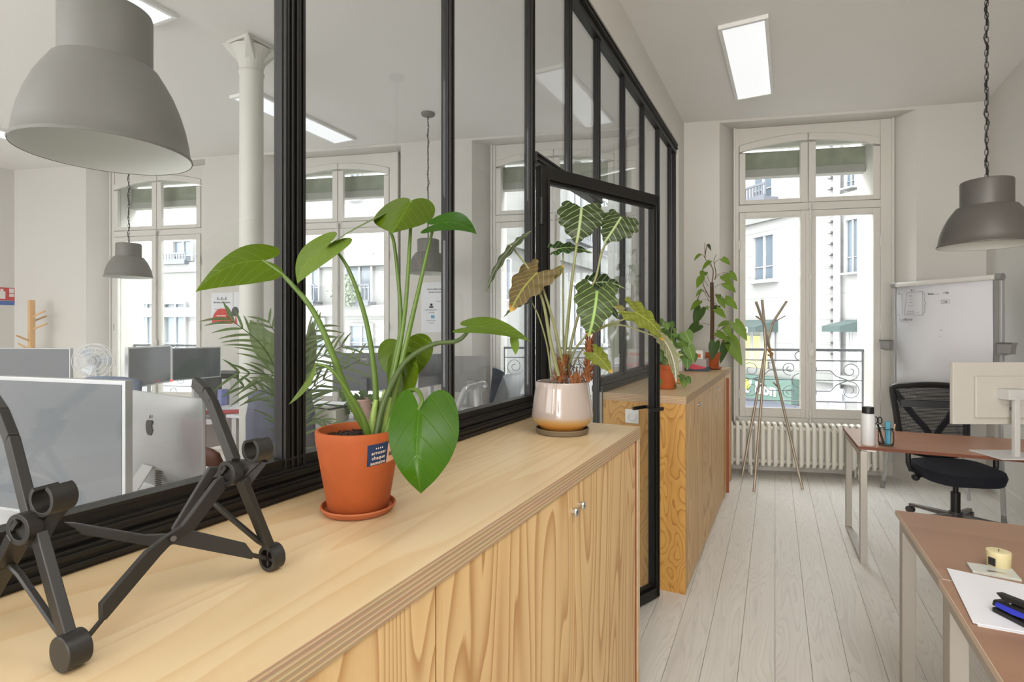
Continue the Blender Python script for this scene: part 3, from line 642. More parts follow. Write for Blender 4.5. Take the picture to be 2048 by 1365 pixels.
# ------------------------------------------------------------------ pendant lamps
lamp_dark = plain('lamp_grey', (88, 85, 80), .45, metal=.15, bump=.02); lamp_light = plain('lamp_light_grey', (118, 116, 111), .5); lamp_in = plain('lamp_inside', (226, 228, 222), .6)
chain_m = plain('chain_black', (46, 42, 40), .45, metal=.6)
def pendant(loc, outer, label, rz=0, tall=1.0):
    t = thing('pendant_lamp', label, 'lamp', loc, rz, 'dome pendant lamps')
    prof = [(.205, 0), (.207, .004), (.205, .009), (.201, .012), (.197, .04), (.189, .075), (.176, .112), (.159, .148), (.142, .175), (.131, .19), (.127, .196), (.124, .200), (.108, .203)]
    B().shell(prof, n=64).obj('shade', outer, t, smooth=True, auto=False)
    inner = [(.2035, .001), (.199, .012), (.195, .04), (.187, .075), (.174, .112), (.157, .148), (.14, .175), (.125, .196), (.1065, .2), (.1065, .30), (0.0, .30)]
    B().shell(inner, n=64).obj('inner_shade', lamp_in, t, smooth=True, auto=False)
    B().shell([(.108, .203), (.1085, .206), (.1085, .325), (.106, .332), (.1, .335), (.0001, .335)], n=64).obj('collar', outer, t, smooth=True)
    q = B(); q.cyl((0, 0, .30), (0, 0, .23), .022, n=20); q.obj('bulb_holder', white_plastic, t, smooth=True); B().ball((0, 0, .19), .042, 8).obj('bulb', plain('bulb_white', (235, 235, 230), .3), t, smooth=True)
    if tall != 1.0:
        for c_ in t.children: c_.data = c_.data.copy(); c_.data.transform(Matrix.Scale(tall, 4, (0, 0, 1)))
    top = ZC-loc[2]; z = .335*tall; q = B(); k = 0; pitch = .032
    while z < top-.05:
        ax = Vector((1, 0, 0)) if k % 2 == 0 else Vector((0, 1, 0)); c = Vector((0, 0, z+.018)); pts = []
        for a in range(12):
            an = 2*math.pi*a/12; pts.append(c+ax*(.0072*math.cos(an))+UP*(.0135*math.sin(an)+(.006 if math.sin(an) > 0 else -.006)*abs(math.sin(an))**.3))
        q.tube(pts, .0019, 5, close=True); z += pitch; k += 1
    q.obj('chain', chain_m, t, smooth=True)
    pts = []; n = int((top-.34)/.05)
    for i in range(n+1):
        zz = .335*tall+(top-.335*tall-.025)*i/n; pts.append((.009*math.sin(i*2.4), .009*math.cos(i*1.7), zz))
    B().tube(spline(pts, 3), .0032, 6).obj('cable', black_plastic, t, smooth=True)
    B().lathe([(.0001, 0), (.05, 0), (.064, .008), (.068, .03), (0.0001, .03)], (0, 0, top-.03), 32).obj('ceiling_rose', outer, t, smooth=True)
    return t
pendant((.8915, 3.59, 1.905), lamp_dark, 'dark grey dome pendant lamp hanging above the desks at the right')
pendant((-1.69, .815, 1.963), lamp_light, 'large grey dome pendant lamp close behind the partition, cut by the top edge', tall=1.2)
pendant((-5.84, 3.01, 1.985), lamp_light, 'grey dome pendant lamp in front of the leftmost window')
pendant((-3.18, 4.345, 2.02), lamp_light, 'grey dome pendant lamp seen between the stems of the tall plant')

# ------------------------------------------------------------------ ceiling light panels
led = emis('led_diffuser', (240, 243, 246), .34); led_fr = plain('led_frame', (236, 236, 234), .5)
def panel(loc, rz, label):
    t = thing('ceiling_light', label, 'light', loc, rz, 'flat ceiling light panels')
    q = B()
    for a in ((-.16, .16, -.67, -.645), (-.16, .16, .645, .67), (-.16, -.135, -.645, .645), (.135, .16, -.645, .645)): q.box(a[0], a[1], a[2], a[3], -.03, 0)
    q.obj('frame', led_fr, t, bevel=.002)
    B().box(-.135, .135, -.645, .645, -.024, -.02).obj('diffuser', led, t)
    return t
panel((-.298, 4.69, ZC), 0, 'rectangular ceiling light panel above the walkway in the right office')
panel((-4.42, 3.86, ZC), R_(3), 'rectangular ceiling light panel left of the round ceiling rose, behind the partition')
panel((-3.80, 1.52, ZC), R_(3), 'rectangular ceiling light panel partly hidden by the large lamp at the top')
panel((-7.55, 2.1, ZC), R_(3), 'rectangular ceiling light panel cut by the left edge of the picture')

# ------------------------------------------------------------------ cast iron radiator under the window
rad = plain('radiator_cream', (232, 229, 219), .42, bump=.04, bscale=90)
rt = thing('radiator', 'cream cast iron column radiator under the right window', 'radiator', fw(.10, .07, 0), FA)
n = 24; pitch = .0595
sec = None
for i in range(n):
    if sec is None:
        q = B()
        for y in (-.05, .05):
            q.lathe([(.0, .1), (.016, .1), (.022, .125), (.0218, .46), (.016, .495), (0, .5)], (0, y, 0), 10)
        pts = [(0, -.05, .48), (0, -.035, .506), (0, 0, .515), (0, .035, .506), (0, .05, .48)]; q.tube(pts, [.016, .02, .021, .02, .016], 10)
        pts = [(0, -.05, .12), (0, -.035, .098), (0, 0, .09), (0, .035, .098), (0, .05, .12)]; q.tube(pts, [.016, .02, .021, .02, .016], 10)
        q.cyl((-.0298, 0, .465), (.0298, 0, .465), .024, n=12); q.cyl((-.0298, 0, .135), (.0298, 0, .135), .024, n=12)
        sec = q.obj('radiator_section', rad, rt, smooth=True); sec.location = (pitch*.5, 0, 0)
    else:
        o = sec.copy(); col.objects.link(o); o.location = (pitch*(i+.5), 0, 0)
for x in (.22, pitch*n-.22):
    for y in (-.045, .045): B().lathe([(.0, 0), (.014, 0), (.011, .02), (.016, .07), (.014, .1), (0, .1)], (x, y, 0), 10).obj('foot', rad, rt, smooth=True)
q = B(); q.tube([(0, 0, .135), (-.05, 0, .135), (-.07, .03, .125), (-.07, .12, .12)], .011, 10); q.cyl((-.045, 0, .11), (-.045, 0, .165), .017, n=12); q.obj('valve', rad, rt, smooth=True)
# ------------------------------------------------------------------ desks in the right office
desk_top = wood('desk_cherry', (178, 128, 96), (146, 96, 68), axis=0, scale=2.5, rings=5, stretch=.12, amount=.3, rough=.3, fine=.25)
desk_top2 = wood('desk_walnut', (158, 122, 98), (128, 94, 74), axis=0, scale=2.5, rings=4, stretch=.12, amount=.3, rough=.36, fine=.3)
desk_edge = plain('desk_edge', (112, 58, 34), .5); light_edge = plain('desk_light_edge', (206, 188, 170), .5)
def desk(loc, rz, w_, d_, topm, edgem, label, legs=(0, 1), thick=.019, lw=.05):
    t = thing('desk', label, 'desk', loc, rz)
    B().box(0, w_, 0, d_, .74-thick, .74).obj('desktop', topm, t, bevel=.001)
    q = B(); q.box(-.0012, 0, 0, d_, .74-thick, .74); q.box(0, w_, -.0012, 0, .74-thick, .74); q.obj('edge_band', edgem, t)
    for s in legs:
        x0 = .012 if s == 0 else w_-.012-lw
        q = B(); q.box(x0, x0+lw*.75, .005, .055, 0, .71); q.box(x0, x0+lw*.75, d_-.055, d_-.005, 0, .71); q.box(x0, x0+lw*.75, .055, d_-.055, 0, .028); q.box(x0, x0+lw*.75, .055, d_-.055, .672, .71)
        q.obj('leg_frame', grey_leg, t, bevel=.002)
    B().box(.05, w_-.05, d_/2-.03, d_/2+.03, .672, .706).obj('beam', grey_leg, t, bevel=.002)
    q = B(); q.box(.02, .1, .03, .09, .706, .721); q.box(.02, .1, d_-.09, d_-.03, .706, .721); q.obj('spacer', steel, t)
    return t
desk((.372, 4.005, 0), R_(2.5), 1.21, .70, desk_top, desk_edge, 'reddish wooden desk with grey legs carrying the white monitor', legs=(0, 1))
desk((.397, 2.0, 0), R_(1.8), 1.19, .668, desk_top2, light_edge, 'brown desk with the cream candle on it, front right', legs=(0, 1), lw=.06)
desk((.396, 1.32, 0), R_(.8), 1.19, .672, desk_top2, light_edge, 'brown desk in the bottom right corner holding the papers and stapler', legs=(0, 1), lw=.06)

# white monitor on the far desk
mon_w = plain('monitor_white_backlit', (204, 199, 190), .4)  # white plastic toned down, the backlit shade is in the colour
m0 = thing('monitor', 'white backed flat monitor standing on the reddish desk at the right', 'monitor', (1.10, 4.14, .74), R_(26))
q = B(); q.box(-.29, .29, -.006, .02, .175, .54); q.obj('screen_panel', mon_w, m0, bevel=.004)
q = B(); q.box(-.17, .17, -.022, -.006, .215, .46); q.obj('rear_housing', mon_w, m0, bevel=.006)
q = B(); q.box(-.015, .015, -.10, -.075, .005, .36); q.box(-.05, .05, -.10, -.02, .33, .39); q.obj('stand_neck', plain('stand_silver', (205, 203, 200), .35), m0, bevel=.003)
q = B(); q.box(-.13, .13, -.15, .08, 0, .009); q.obj('stand_foot', plain('stand_silver', (205, 203, 200), .35), m0, bevel=.003)
q = B()
for i, z in enumerate((.275, .268, .261)): q.box(.02, .05+.01*(i % 2), -.0235, -.022, z, z+.003)
q.obj('rating_label', text_black, m0)
B().box(.0, .09, -.0228, -.022, .292, .2935).obj('seam', dark_grey, m0)
# frosted bottle
p = atz(1736, 890, .74)
t = thing('bottle', 'frosted plastic bottle with black cap at the desk corner', 'bottle', p)
fros = plain('frosted', (222, 224, 226), .35)
B().lathe([(0, 0), (.036, 0), (.038, .004), (.038, .185), (.034, .195), (.031, .2), (0, .2)], n=32).obj('bottle_body', fros, t, smooth=True)
B().lathe([(0, .2), (.033, .2), (.033, .238), (.031, .241), (0, .241)], n=32).obj('cap', black_plastic, t, smooth=True)
# pen holder
p = atz(1772, 891, .74)
t = thing('pen_holder', 'black wire pen cup beside the frosted bottle', 'pen holder', p)
q = B(); q.tube([(.042*math.cos(a*math.pi/12), .042*math.sin(a*math.pi/12), .105) for a in range(24)], .0022, 6, close=True); q.tube([(.038*math.cos(a*math.pi/12), .038*math.sin(a*math.pi/12), .003) for a in range(24)], .0022, 6, close=True); q.tube([(.04*math.cos(a*math.pi/12), .04*math.sin(a*math.pi/12), .012) for a in range(24)], .0022, 6, close=True)
for k in range(4):
    a0 = k*math.pi/2+.6; pts = []
    for j in range(13):
        ph = j/12; a = a0+1.0*math.sin(ph*math.pi)*(1 if k % 2 else -1); pts.append((.041*math.cos(a), .041*math.sin(a), .003+.1*ph))
    q.tube(pts, .0024, 6)
for k in range(8): a = k*math.pi/4; q.cyl((.038*math.cos(a), .038*math.sin(a), .003), (.042*math.cos(a), .042*math.sin(a), .105), .0008, n=5)
q.obj('wire_cup', black_plastic, t, smooth=True)
def pen(name, mat, label, cat, q, base, group=None): return single(q, name, mat, label, cat, base, group, smooth=True)
b0 = p+Vector((-.012, .0, .008))
q = B(); q.bar(b0, b0+Vector((-.03, .01, .12)), .012, .002); 
for s in (-1, 1): q.tube([b0+Vector((-.03+.011*s+.011*math.cos(a*math.pi/5), .01, .145+.022*math.sin(a*math.pi/5))) for a in range(10)], .0035, 6, close=True)
pen('scissors', black_plastic, 'black handled scissors standing in the wire pen cup', 'scissors', q, b0)
b1_ = p+Vector((.008, .0, .006)); q = B(); q.box(b1_.x-.012, b1_.x+.014, b1_.y-.012, b1_.y+.01, b1_.z, b1_.z+.145)
single(q, 'highlighter', plain('cyan_blue', (62, 150, 178), .5), 'wide blue highlighter standing in the wire pen cup', 'pen', b1_, bevel=.003)
b2_ = p+Vector((.026, .0, .006)); pen('pencil', plain('beige_pencil', (196, 170, 140), .5), 'beige pencil leaning in the wire pen cup', 'pencil', B().cyl(b2_, b2_+Vector((.022, .01, .13)), .004, n=8), b2_)
# candle, glass plate, papers, stapler
p = atz(1997, 1136, .74)
t = thing('candle', 'squat cream candle with a small printed mark, at the back of the walnut desk', 'candle', p)
B().lathe([(0, 0), (.0265, 0), (.0285, .003), (.031, .045), (.03, .052), (.024, .054), (0, .05)], n=36).obj('wax', plain('cream_wax', (214, 202, 158), .4), t, smooth=True)
q = B(); q.box(-.032, -.0295, -.016, .004, .012, .035); o = q.obj('printed_mark', text_black, t); o.rotation_euler = (0, 0, R_(35))
B().cyl((0, 0, .05), (.001, 0, .058), .001, n=6).obj('wick', black_plastic, t)
c4 = [atz(1933, 1129, .74), atz(1945, 1147, .74), atz(2044, 1165, .74), atz(2024, 1142, .74)]
q = B().poly(c4, (0, 0, .007)); cc = sum(c4, Vector())/4
t = thing('glass_tray', 'flat pale glass tray lying in front of the cream candle', 'tray', cc)
q.obj('tray', plain('pale_glass', (196, 198, 190), .2), t, world=True, bevel=.001)
cu = [c4[1].lerp(c4[2], .35).lerp(c4[0].lerp(c4[3], .35), .2), c4[1].lerp(c4[2], .72).lerp(c4[0].lerp(c4[3], .72), .2), c4[1].lerp(c4[2], .72).lerp(c4[0].lerp(c4[3], .72), .38), c4[1].lerp(c4[2], .35).lerp(c4[0].lerp(c4[3], .35), .38)]
B().poly([x+Vector((0, 0, .007)) for x in cu], (0, 0, .0008)).obj('button', steel, t, world=True)
paper = plain('paper', (222, 222, 227), .8)
for k, (dx, lab) in enumerate(((0, 'upper'), (.012, 'lower'))):
    pp = [atz(1893, 1139, .74), atz(2075, 1178, .74), atz(2110, 1278, .74), atz(1946, 1249, .74)]
    off = Vector((dx*.6, -dx*.7, 0)); z = .0022 if k == 0 else .0003
    q = B().poly([v+off+Vector((0, 0, z)) for v in pp], (0, 0, .0015)); single(q, 'paper_sheet', paper, ('top sheet of white paper under the blue and black stapler' if k == 0 else 'white paper just showing beneath the top sheet by the stapler'), 'paper', sum(pp, Vector())/4+Vector((0, 0, z)))
p = atz(1996, 1222, .7445)+Vector((0, 0, .0)); d = (atz(2075, 1262, .7445)-p).normalized(); sd = Vector((-d.y, d.x, 0))
t = thing('stapler', 'black stapler with blue side lying on the white papers', 'stapler', (p.x, p.y, .744), math.atan2(d.y, d.x))
q = B(); q.box(0, .17, -.019, .019, .0, .012); q.obj('base', black_plastic, t, bevel=.003)
pr = [(-.004, .014), (.0, .032), (.02, .036), (.17, .05), (.17, .03), (.03, .014)]
B().poly([(x, -.017, z) for x, z in pr], (0, .034, 0)).obj('upper_arm', black_plastic, t, bevel=.005)
B().poly([(x, -.0185, z) for x, z in [(.006, .018), (.012, .03), (.09, .034), (.12, .028), (.05, .017)]], (0, .037, 0)).obj('blue_side', plain('cobalt', (40, 52, 190), .4), t)
B().cyl((.03, 0, .036), (.03, 0, .046), .007, n=12).obj('rivet', chrome, t)
B().poly([(x, -.012, z) for x, z in [(.0, .05), (.16, .064), (.17, .056), (.02, .038)]], (0, .024, 0)).obj('top_cap', black_plastic, t, bevel=.004)

# ------------------------------------------------------------------ mesh office chair
ch = thing('office_chair', 'black mesh backed office chair on castors behind the reddish desk', 'chair', (1.085, 5.09, 0), R_(16))
cm = plain('chair_fabric', (26, 30, 42), .85, bump=.2, bscale=500)
q = B(); k_ = 12; ring = []
out = rbox(.52, .50, .16, 5)
lv = [(.82, .365), (.95, .375), (1.0, .425), (.97, .452), (.8, .468), (.4, .468)]
vs = []; n = len(out)
for sc_, z in lv:
    for x, y in out: vs.append((x*sc_, y*sc_, z-.018*max(0, -y/.25)**2*(1 if y < 0 else 0)))
fs = [tuple(range(n))[::-1], tuple(range((len(lv)-1)*n, len(lv)*n))]
for i in range(len(lv)-1):
    for j in range(n): fs.append((i*n+j, i*n+(j+1) % n, (i+1)*n+(j+1) % n, (i+1)*n+j))
q.add(vs, fs).obj('seat', cm, ch, smooth=True)
q = B(); q.box(-.16, .16, -.12, .14, .36, .4); q.obj('mechanism', black_plastic, ch, bevel=.01)
q = B(); q.cyl((0, 0, .1), (0, 0, .26), .03, n=20); q.cyl((0, 0, .24), (0, 0, .37), .017, n=16); q.obj('gas_column', black_plastic, ch, smooth=True)
B().lathe([(0, .06), (.045, .06), (.05, .08), (.04, .115), (0, .115)], n=20).obj('base_hub', dark_grey, ch, smooth=True)
for i in range(5):
    a = R_(191+72*i); c, s = math.cos(a), math.sin(a); bn = plain('base_grey', (112, 106, 102), .45, metal=.3)
    q = B(); q.add([(c*.03-s*.024, s*.03+c*.024, .1), (c*.03+s*.024, s*.03-c*.024, .1), (c*.34+s*.014, s*.34-c*.014, .075), (c*.34-s*.014, s*.34+c*.014, .075),
                    (c*.03-s*.024, s*.03+c*.024, .065), (c*.03+s*.024, s*.03-c*.024, .065), (c*.34+s*.014, s*.34-c*.014, .055), (c*.34-s*.014, s*.34+c*.014, .055)],
                   [(0, 1, 2, 3), (7, 6, 5, 4), (0, 4, 5, 1), (1, 5, 6, 2), (2, 6, 7, 3), (3, 7, 4, 0)]); arm = q.obj('base_leg', bn, ch, bevel=.004)
    cx, cy = c*.335, s*.335; q = B()
    for o_ in (-.014, .014): q.cyl((cx-s*(o_-.007), cy+c*(o_-.007), .0265), (cx-s*(o_+.007), cy+c*(o_+.007), .0265), .026, n=18)
    q.cyl((cx, cy, .03), (cx, cy, .07), .009, n=8); q.obj('castor', plain('castor_grey', (80, 74, 72), .5), arm, smooth=True)
# back: curved frame, Y brace, mesh
def bp_(x, z): return Vector((x, .235+.06*((z-.5)/.5)-.055*(1-(x/.26)**2)*1.0+.06, z))
fr = [bp_(x, z) for x, z in [(-.2, .50), (-.235, .62), (-.25, .8), (-.262, .95), (-.255, 1.0), (-.18, 1.015), (-.06, 1.028), (.06, 1.028), (.18, 1.015), (.255, 1.0), (.262, .95), (.25, .8), (.235, .62), (.2, .50), (0, .47)]]
q = B(); pts = spline(fr+[fr[0]], 3)[:-1]; q.tube(pts, .023, 8, close=True); q.obj('back_frame', black_plastic, ch, smooth=True)
q = B()
for s in (-1, 1): q.tube(spline([bp_(s*.245, .97)+Vector((0, .02, 0)), bp_(s*.13, .78)+Vector((0, .03, 0)), bp_(s*.03, .64)+Vector((0, .04, 0)), bp_(s*.015, .5)+Vector((0, .05, -.02)), Vector((0, .3, .42)), Vector((0, .12, .38))], 4), .024, 8)
q.obj('back_brace', black_plastic, ch, smooth=True)
mm = bpy.data.materials.new('chair_mesh'); mm.use_nodes = True; nt = mm.node_tree; nt.nodes.clear()
tr = N(nt, 'ShaderNodeBsdfTransparent'); df = N(nt, 'ShaderNodeBsdfDiffuse'); df.inputs[0].default_value = srgb(50, 50, 54); tc = N(nt, 'ShaderNodeTexCoord'); sp = N(nt, 'ShaderNodeSeparateXYZ'); nt.links.new(tc.outputs['Object'], sp.inputs[0])
fac = []
for ax_, fq in (('X', 210), ('Z', 90)):
    m1 = N(nt, 'ShaderNodeMath', operation='MULTIPLY'); m1.inputs[1].default_value = fq; nt.links.new(sp.outputs[ax_], m1.inputs[0]); m2 = N(nt, 'ShaderNodeMath', operation='FRACT'); nt.links.new(m1.outputs[0], m2.inputs[0]); m3 = N(nt, 'ShaderNodeMath', operation='GREATER_THAN'); m3.inputs[1].default_value = .45; nt.links.new(m2.outputs[0], m3.inputs[0]); fac.append(m3)
mu = N(nt, 'ShaderNodeMath', operation='MULTIPLY'); nt.links.new(fac[0].outputs[0], mu.inputs[0]); nt.links.new(fac[1].outputs[0], mu.inputs[1]); mx = N(nt, 'ShaderNodeMixShader'); nt.links.new(mu.outputs[0], mx.inputs[0]); nt.links.new(df.outputs[0], mx.inputs[1]); nt.links.new(tr.outputs[0], mx.inputs[2]); out = N(nt, 'ShaderNodeOutputMaterial'); nt.links.new(mx.outputs[0], out.inputs[0])
q = B(); nx, nz = 14, 12
for j in range(nz+1):
    z = .5+(1.015-.5)*j/nz; hw = .235 if z > .62 else .2+.035*(z-.5)/.12
    for i in range(nx+1): q.v.append(bp_(-hw+2*hw*i/nx, z))
for j in range(nz):
    for i in range(nx): a = j*(nx+1)+i; q.f.append((a, a+1, a+nx+2, a+nx+1))
q.obj('back_mesh', mm, ch, smooth=True)
q = B(); q.v = [bp_(-.22+.44*i/8, z)+Vector((0, -.01, 0)) for z in (.845, .9) for i in range(9)]+[bp_(-.22+.44*i/8, z)+Vector((0, .005, 0)) for z in (.845, .9) for i in range(9)]
for i in range(8): q.f += [(i, i+1, i+10, i+9), (18+i+9, 18+i+10, 18+i+1, 18+i), (i+9, i+10, i+28, i+27), (i+1, i, i+18, i+19)]
q.obj('lumbar_band', plain('mesh_grey', (70, 70, 74), .8), ch, smooth=True)
for s in (-1, 1):
    q = B(); q.tube([(s*.2, .05, .39), (s*.275, .05, .40), (s*.29, .05, .45), (s*.29, .05, .63)], .018, 8); a_ = q.obj('armrest_post', black_plastic, ch, smooth=True)
    B().box(s*.29-.04, s*.29+.04, -.09, .15, .63, .655).obj('armrest_pad', black_plastic, ch, bevel=.01)
q = B(); q.cyl((-.17, -.02, .38), (-.27, -.04, .37), .008, n=8); q.ball((-.285, -.045, .368), .028, 6); q.obj('lever', black_plastic, ch, smooth=True)

# ------------------------------------------------------------------ flip chart
A0 = Vector((.83, 6.0, 0)); A1 = Vector((1.42, 5.36, 0)); dA = (A1-A0).normalized(); wA = (A1-A0).length; rzA = math.atan2(dA.y, dA.x)
fc = thing('flip_chart', 'white flip chart easel with handwritten notes behind the office chair', 'flip chart', (A0.x, A0.y, 0), rzA)
q = B(); q.box(.015, wA-.015, .012, .03, .93, 1.87); q.obj('board', plain('board_grey', (200, 202, 206), .4), fc)
q = B(); q.box(0, .018, .0, .034, .92, 1.88); q.box(wA-.018, wA, .0, .034, .92, 1.88); q.box(0, wA, 0, .034, .91, .93); q.obj('frame', alu, fc, bevel=.002)
q = B(); q.cyl((.03, -.002, 1.873), (wA-.03, -.002, 1.873), .022, n=20); q.obj('clamp_bar', white_plastic, fc, smooth=True)
for x in (.012, wA-.012): B().cyl((x-.022, -.0, 1.873), (x+.022, -.0, 1.873), .027, n=20).obj('end_cap', plain('cap_grey', (140, 140, 138), .5), fc, smooth=True)
B().box(wA-.05, wA-.018, -.004, .012, .93, 1.85).obj('side_pillar', plain('cap_grey', (140, 140, 138), .5), fc)
pad = B(); nn = 10
for j in range(nn+1):
    z = 1.86-(1.86-.98)*j/nn
    for x in (.03, wA-.06): pad.v.append(Vector((x, .004-.004*math.sin(j*.9)-.003, z)))
for j in range(nn): pad.f.append((2*j, 2*j+1, 2*j+3, 2*j+2))
pd = pad.obj('paper_pad', paper, fc, smooth=True, solid=.002)
ink = plain('marker_ink', (96, 98, 108), .8)
def stroke(q, pts, r=.0011): q.tube([(x, -.0072, z) for x, z in pts], r, 4)
q = B(); W = wA; sx = lambda u: .03+u*(W-.09); sz = lambda v: 1.85-v*.9
for pth in ([(.02, .07), (.07, .07), (.075, .28)], [(.02, .28), (.05, .282)], [(.13, .06), (.31, .055)], [(.13, .06), (.10, .28)], [(.10, .28), (.31, .285)], [(.31, .055), (.31, .285)], [(.31, .055), (.335, .09), (.33, .15), (.345, .17), (.33, .19), (.335, .25), (.31, .285)],
            [(.14, .245), (.21, .245), (.21, .265), (.14, .265), (.14, .245)], [(.24, .258), (.27, .258)], [(.15, .085), (.19, .085)], [(.16, .1), (.18, .1)], [(.16, .13), (.2, .13)], [(.16, .16), (.2, .155)], [(.15, .19), (.2, .19)], [(.06, .345), (.16, .35)], [(.37, .09), (.49, .09)], [(.51, .15), (.60, .15), (.60, .18), (.51, .18), (.51, .15)]):
    stroke(q, [(sx(a), sz(b_)) for a, b_ in pth])
q.obj('drawn_lines', ink, pd)
for bd, u, v, s_ in (('B L', .2, .04, .028), ('L', .045, .055, .024), ('base', .40, .083, .028), ('190', .56, .085, .03), ('v20', .553, .166, .024), ('L offerte', .12, .325, .034), ('=', .51, .43, .028), ('.', .5, .475, .05)):
    text('handwriting', bd, s_, ink, pd, frame_mtx((sx(u), -.0078, sz(v)), (1, 0, 0), (0, 0, 1)))
for s, x in ((-1, -.0), (1, wA)):
    q = B(); q.box(min(x, x+s*.1), max(x, x+s*.1), -.05, .01, 1.36, 1.372); q.poly([(x, -.05, 1.372), (x+s*.1, -.05, 1.372), (x+s*.085, -.05, 1.29), (x+s*.03, -.05, 1.275), (x, -.05, 1.275)], (0, .055, 0)); q.box(min(x+s*.02, x+s*.09), max(x+s*.02, x+s*.09), -.05, .01, 1.285, 1.292)
    q.obj('pen_tray', plain('cap_grey', (140, 140, 138), .5), fc)
q = B(); q.bar((.03, .02, 1.0), (-.075, -.04, .02), .028, .02, up=(1, 0, 0)); q.obj('leg', alu, fc, bevel=.003); B().cyl((-.067, -.035, .07), (-.078, -.042, .0), .016, .02, 10).obj('foot', plain('cap_grey', (140, 140, 138), .5), fc, smooth=True)
q = B(); q.bar((wA-.03, .02, 1.0), (wA+.04, -.04, .02), .028, .02, up=(1, 0, 0)); q.obj('leg', alu, fc, bevel=.003); B().cyl((wA+.036, -.035, .07), (wA+.043, -.042, .0), .016, .02, 10).obj('foot', plain('cap_grey', (140, 140, 138), .5), fc, smooth=True)
q = B(); q.bar((wA/2, .03, 1.3), (wA/2-.0, .30, .01), .024, .018, up=(1, 0, 0)); q.obj('leg', alu, fc, bevel=.003)

# ------------------------------------------------------------------ coat stand of five crossing rods
cs = thing('coat_stand', 'slim beige metal coat stand with crossing rods in front of the right window', 'coat stand', (-.2, 5.62, 0))
rod = plain('champagne_metal', (176, 164, 148), .35, metal=.5)
def rodp(pts, r=.0125): 
    B().tube([p_ for p_ in pts], r, 10).obj('rod', rod, cs, smooth=True, world=True)
kx = at(1537, 690, 5.27)
rodp([atz(1484, 954, 0), at(1533, 688, 5.42), at(1546, 645, 5.4), at(1573, 603, 5.45)])
rodp([atz(1508, 984, 0), at(1531, 700, 5.2), at(1528, 640, 5.2), at(1524, 599, 5.15)])
rodp([atz(1605, 979, 0), at(1538, 692, 5.28), at(1530, 655, 5.2), at(1512, 604, 5.1)])
for a, b_, k1, k2 in (((1529, 645), (1512, 633), 5.2, 5.15), ((1549, 643), (1570, 632), 5.4, 5.45), ((1516, 777), (1528, 765), 5.4, 5.3), ((1560, 779), (1547, 766), 5.25, 5.15)):
    B().tube([at(*a, k1), at(*b_, k2)], .008, 8).obj('peg', rod, cs, smooth=True, world=True)
dp = at(1541, 706, 5.15)
t = thing('dollar_ornament', 'small gold dollar sign charm hanging on a cord from the coat stand', 'ornament', dp)
text('dollar_sign', '$', .11, plain('gold', (178, 140, 92), .35, metal=.6), t, frame_mtx((0, 0, 0), RX, UP), .002, ext=.003)
B().tube([dp+Vector((0, 0, .035)), at(1537, 690, 5.17), at(1548, 645, 5.38)], .0012, 5).obj('cord', text_black, t, world=True)
# ------------------------------------------------------------------ folding stand on the cupboard
st = thing('laptop_stand', 'black folding plastic laptop stand open on the plywood cupboard, bottom left', 'laptop stand', (-.62, .25, 1.1))
plastic = plain('stand_plastic', (38, 36, 34), .42, bump=.03, bscale=700)
def axv(a): return (RX*math.cos(R_(a))+FX*math.sin(R_(a))).normalized()
camax = axv(67)      # axis of hubs and feet
def sb_(name, pts, wd, th, par=st, up=None, bev=.0012):
    q = B()
    for a, b_ in zip(pts[:-1], pts[1:]): q.bar(a, b_, wd, th, up or UP)
    return q.obj(name, plastic, par, world=True, bevel=bev)
def blade(name, pts, th, par=st, line=None):        # flat moulded bar; line gives two points of its vertical plane
    P_ = [at(*p) for p in pts]
    if line is None:
        nrm = Vector((0, 0, 0))
        for i in range(len(P_)): nrm += (P_[i]-P_[0]).cross(P_[(i+1) % len(P_)]-P_[0])
        nrm.normalize(); c = sum(P_, Vector())/len(P_)
    else:
        c = at(*line[0]); nrm = (at(*line[1])-c).cross(UP+FX*.12).normalized()
    eye = Vector((0, 0, HC)); Q = []
    for p in P_: d = p-eye; Q.append(eye+d*((c-eye).dot(nrm)/d.dot(nrm)))
    if nrm.dot(FX) < 0: nrm = -nrm
    return B().poly(Q, nrm*th).obj(name, plastic, par, world=True, bevel=.001)
def foot(c, r, L, hollow, ang=67):
    camax = axv(ang)
    q = B(); a = camax*(L/2)
    q.cyl(c-a, c+a, r, n=36); q.obj('round_foot', plastic, st, world=True, smooth=True, bevel=.0012) if not hollow else None
    if hollow:
        q = B(); u = camax.cross(UP).normalized(); w_ = u.cross(camax).normalized()
        for k in range(36):
            an = 2*math.pi*k/36; d = (u*math.cos(an)+w_*math.sin(an))
            q.v += [c-a+d*r, c+a+d*r, c-a+d*r*.72, c+a*.4+d*r*.72]
        for k in range(36):
            i, j = 4*k, 4*((k+1) % 36); q.f += [(i, j, j+1, i+1), (i+2, i+3, j+3, j+2), (i, i+2, j+2, j)]
        q.f += [tuple(4*k+1 for k in range(36)), tuple(4*k+3 for k in range(36))[::-1]]
        f = q.obj('round_foot', plastic, st, world=True, smooth=True)
        q = B(); q.bar(c-a*.6-w_*r*.6, c-a*.6+w_*r*.6, .004, .004, camax); q.bar(c-a*.6-u*r*.6, c-a*.6+u*r*.6, .004, .004, camax); q.obj('spoke', plastic, f, world=False) ; 
        o = f.children[0]; o.data.transform(Matrix.Translation(-st.location))
fA = at(143, 1300, .603); fB = at(544, 1114, .85)
foot(fA, .0195, .024, False); foot(fB, .0197, .020, True, 60)
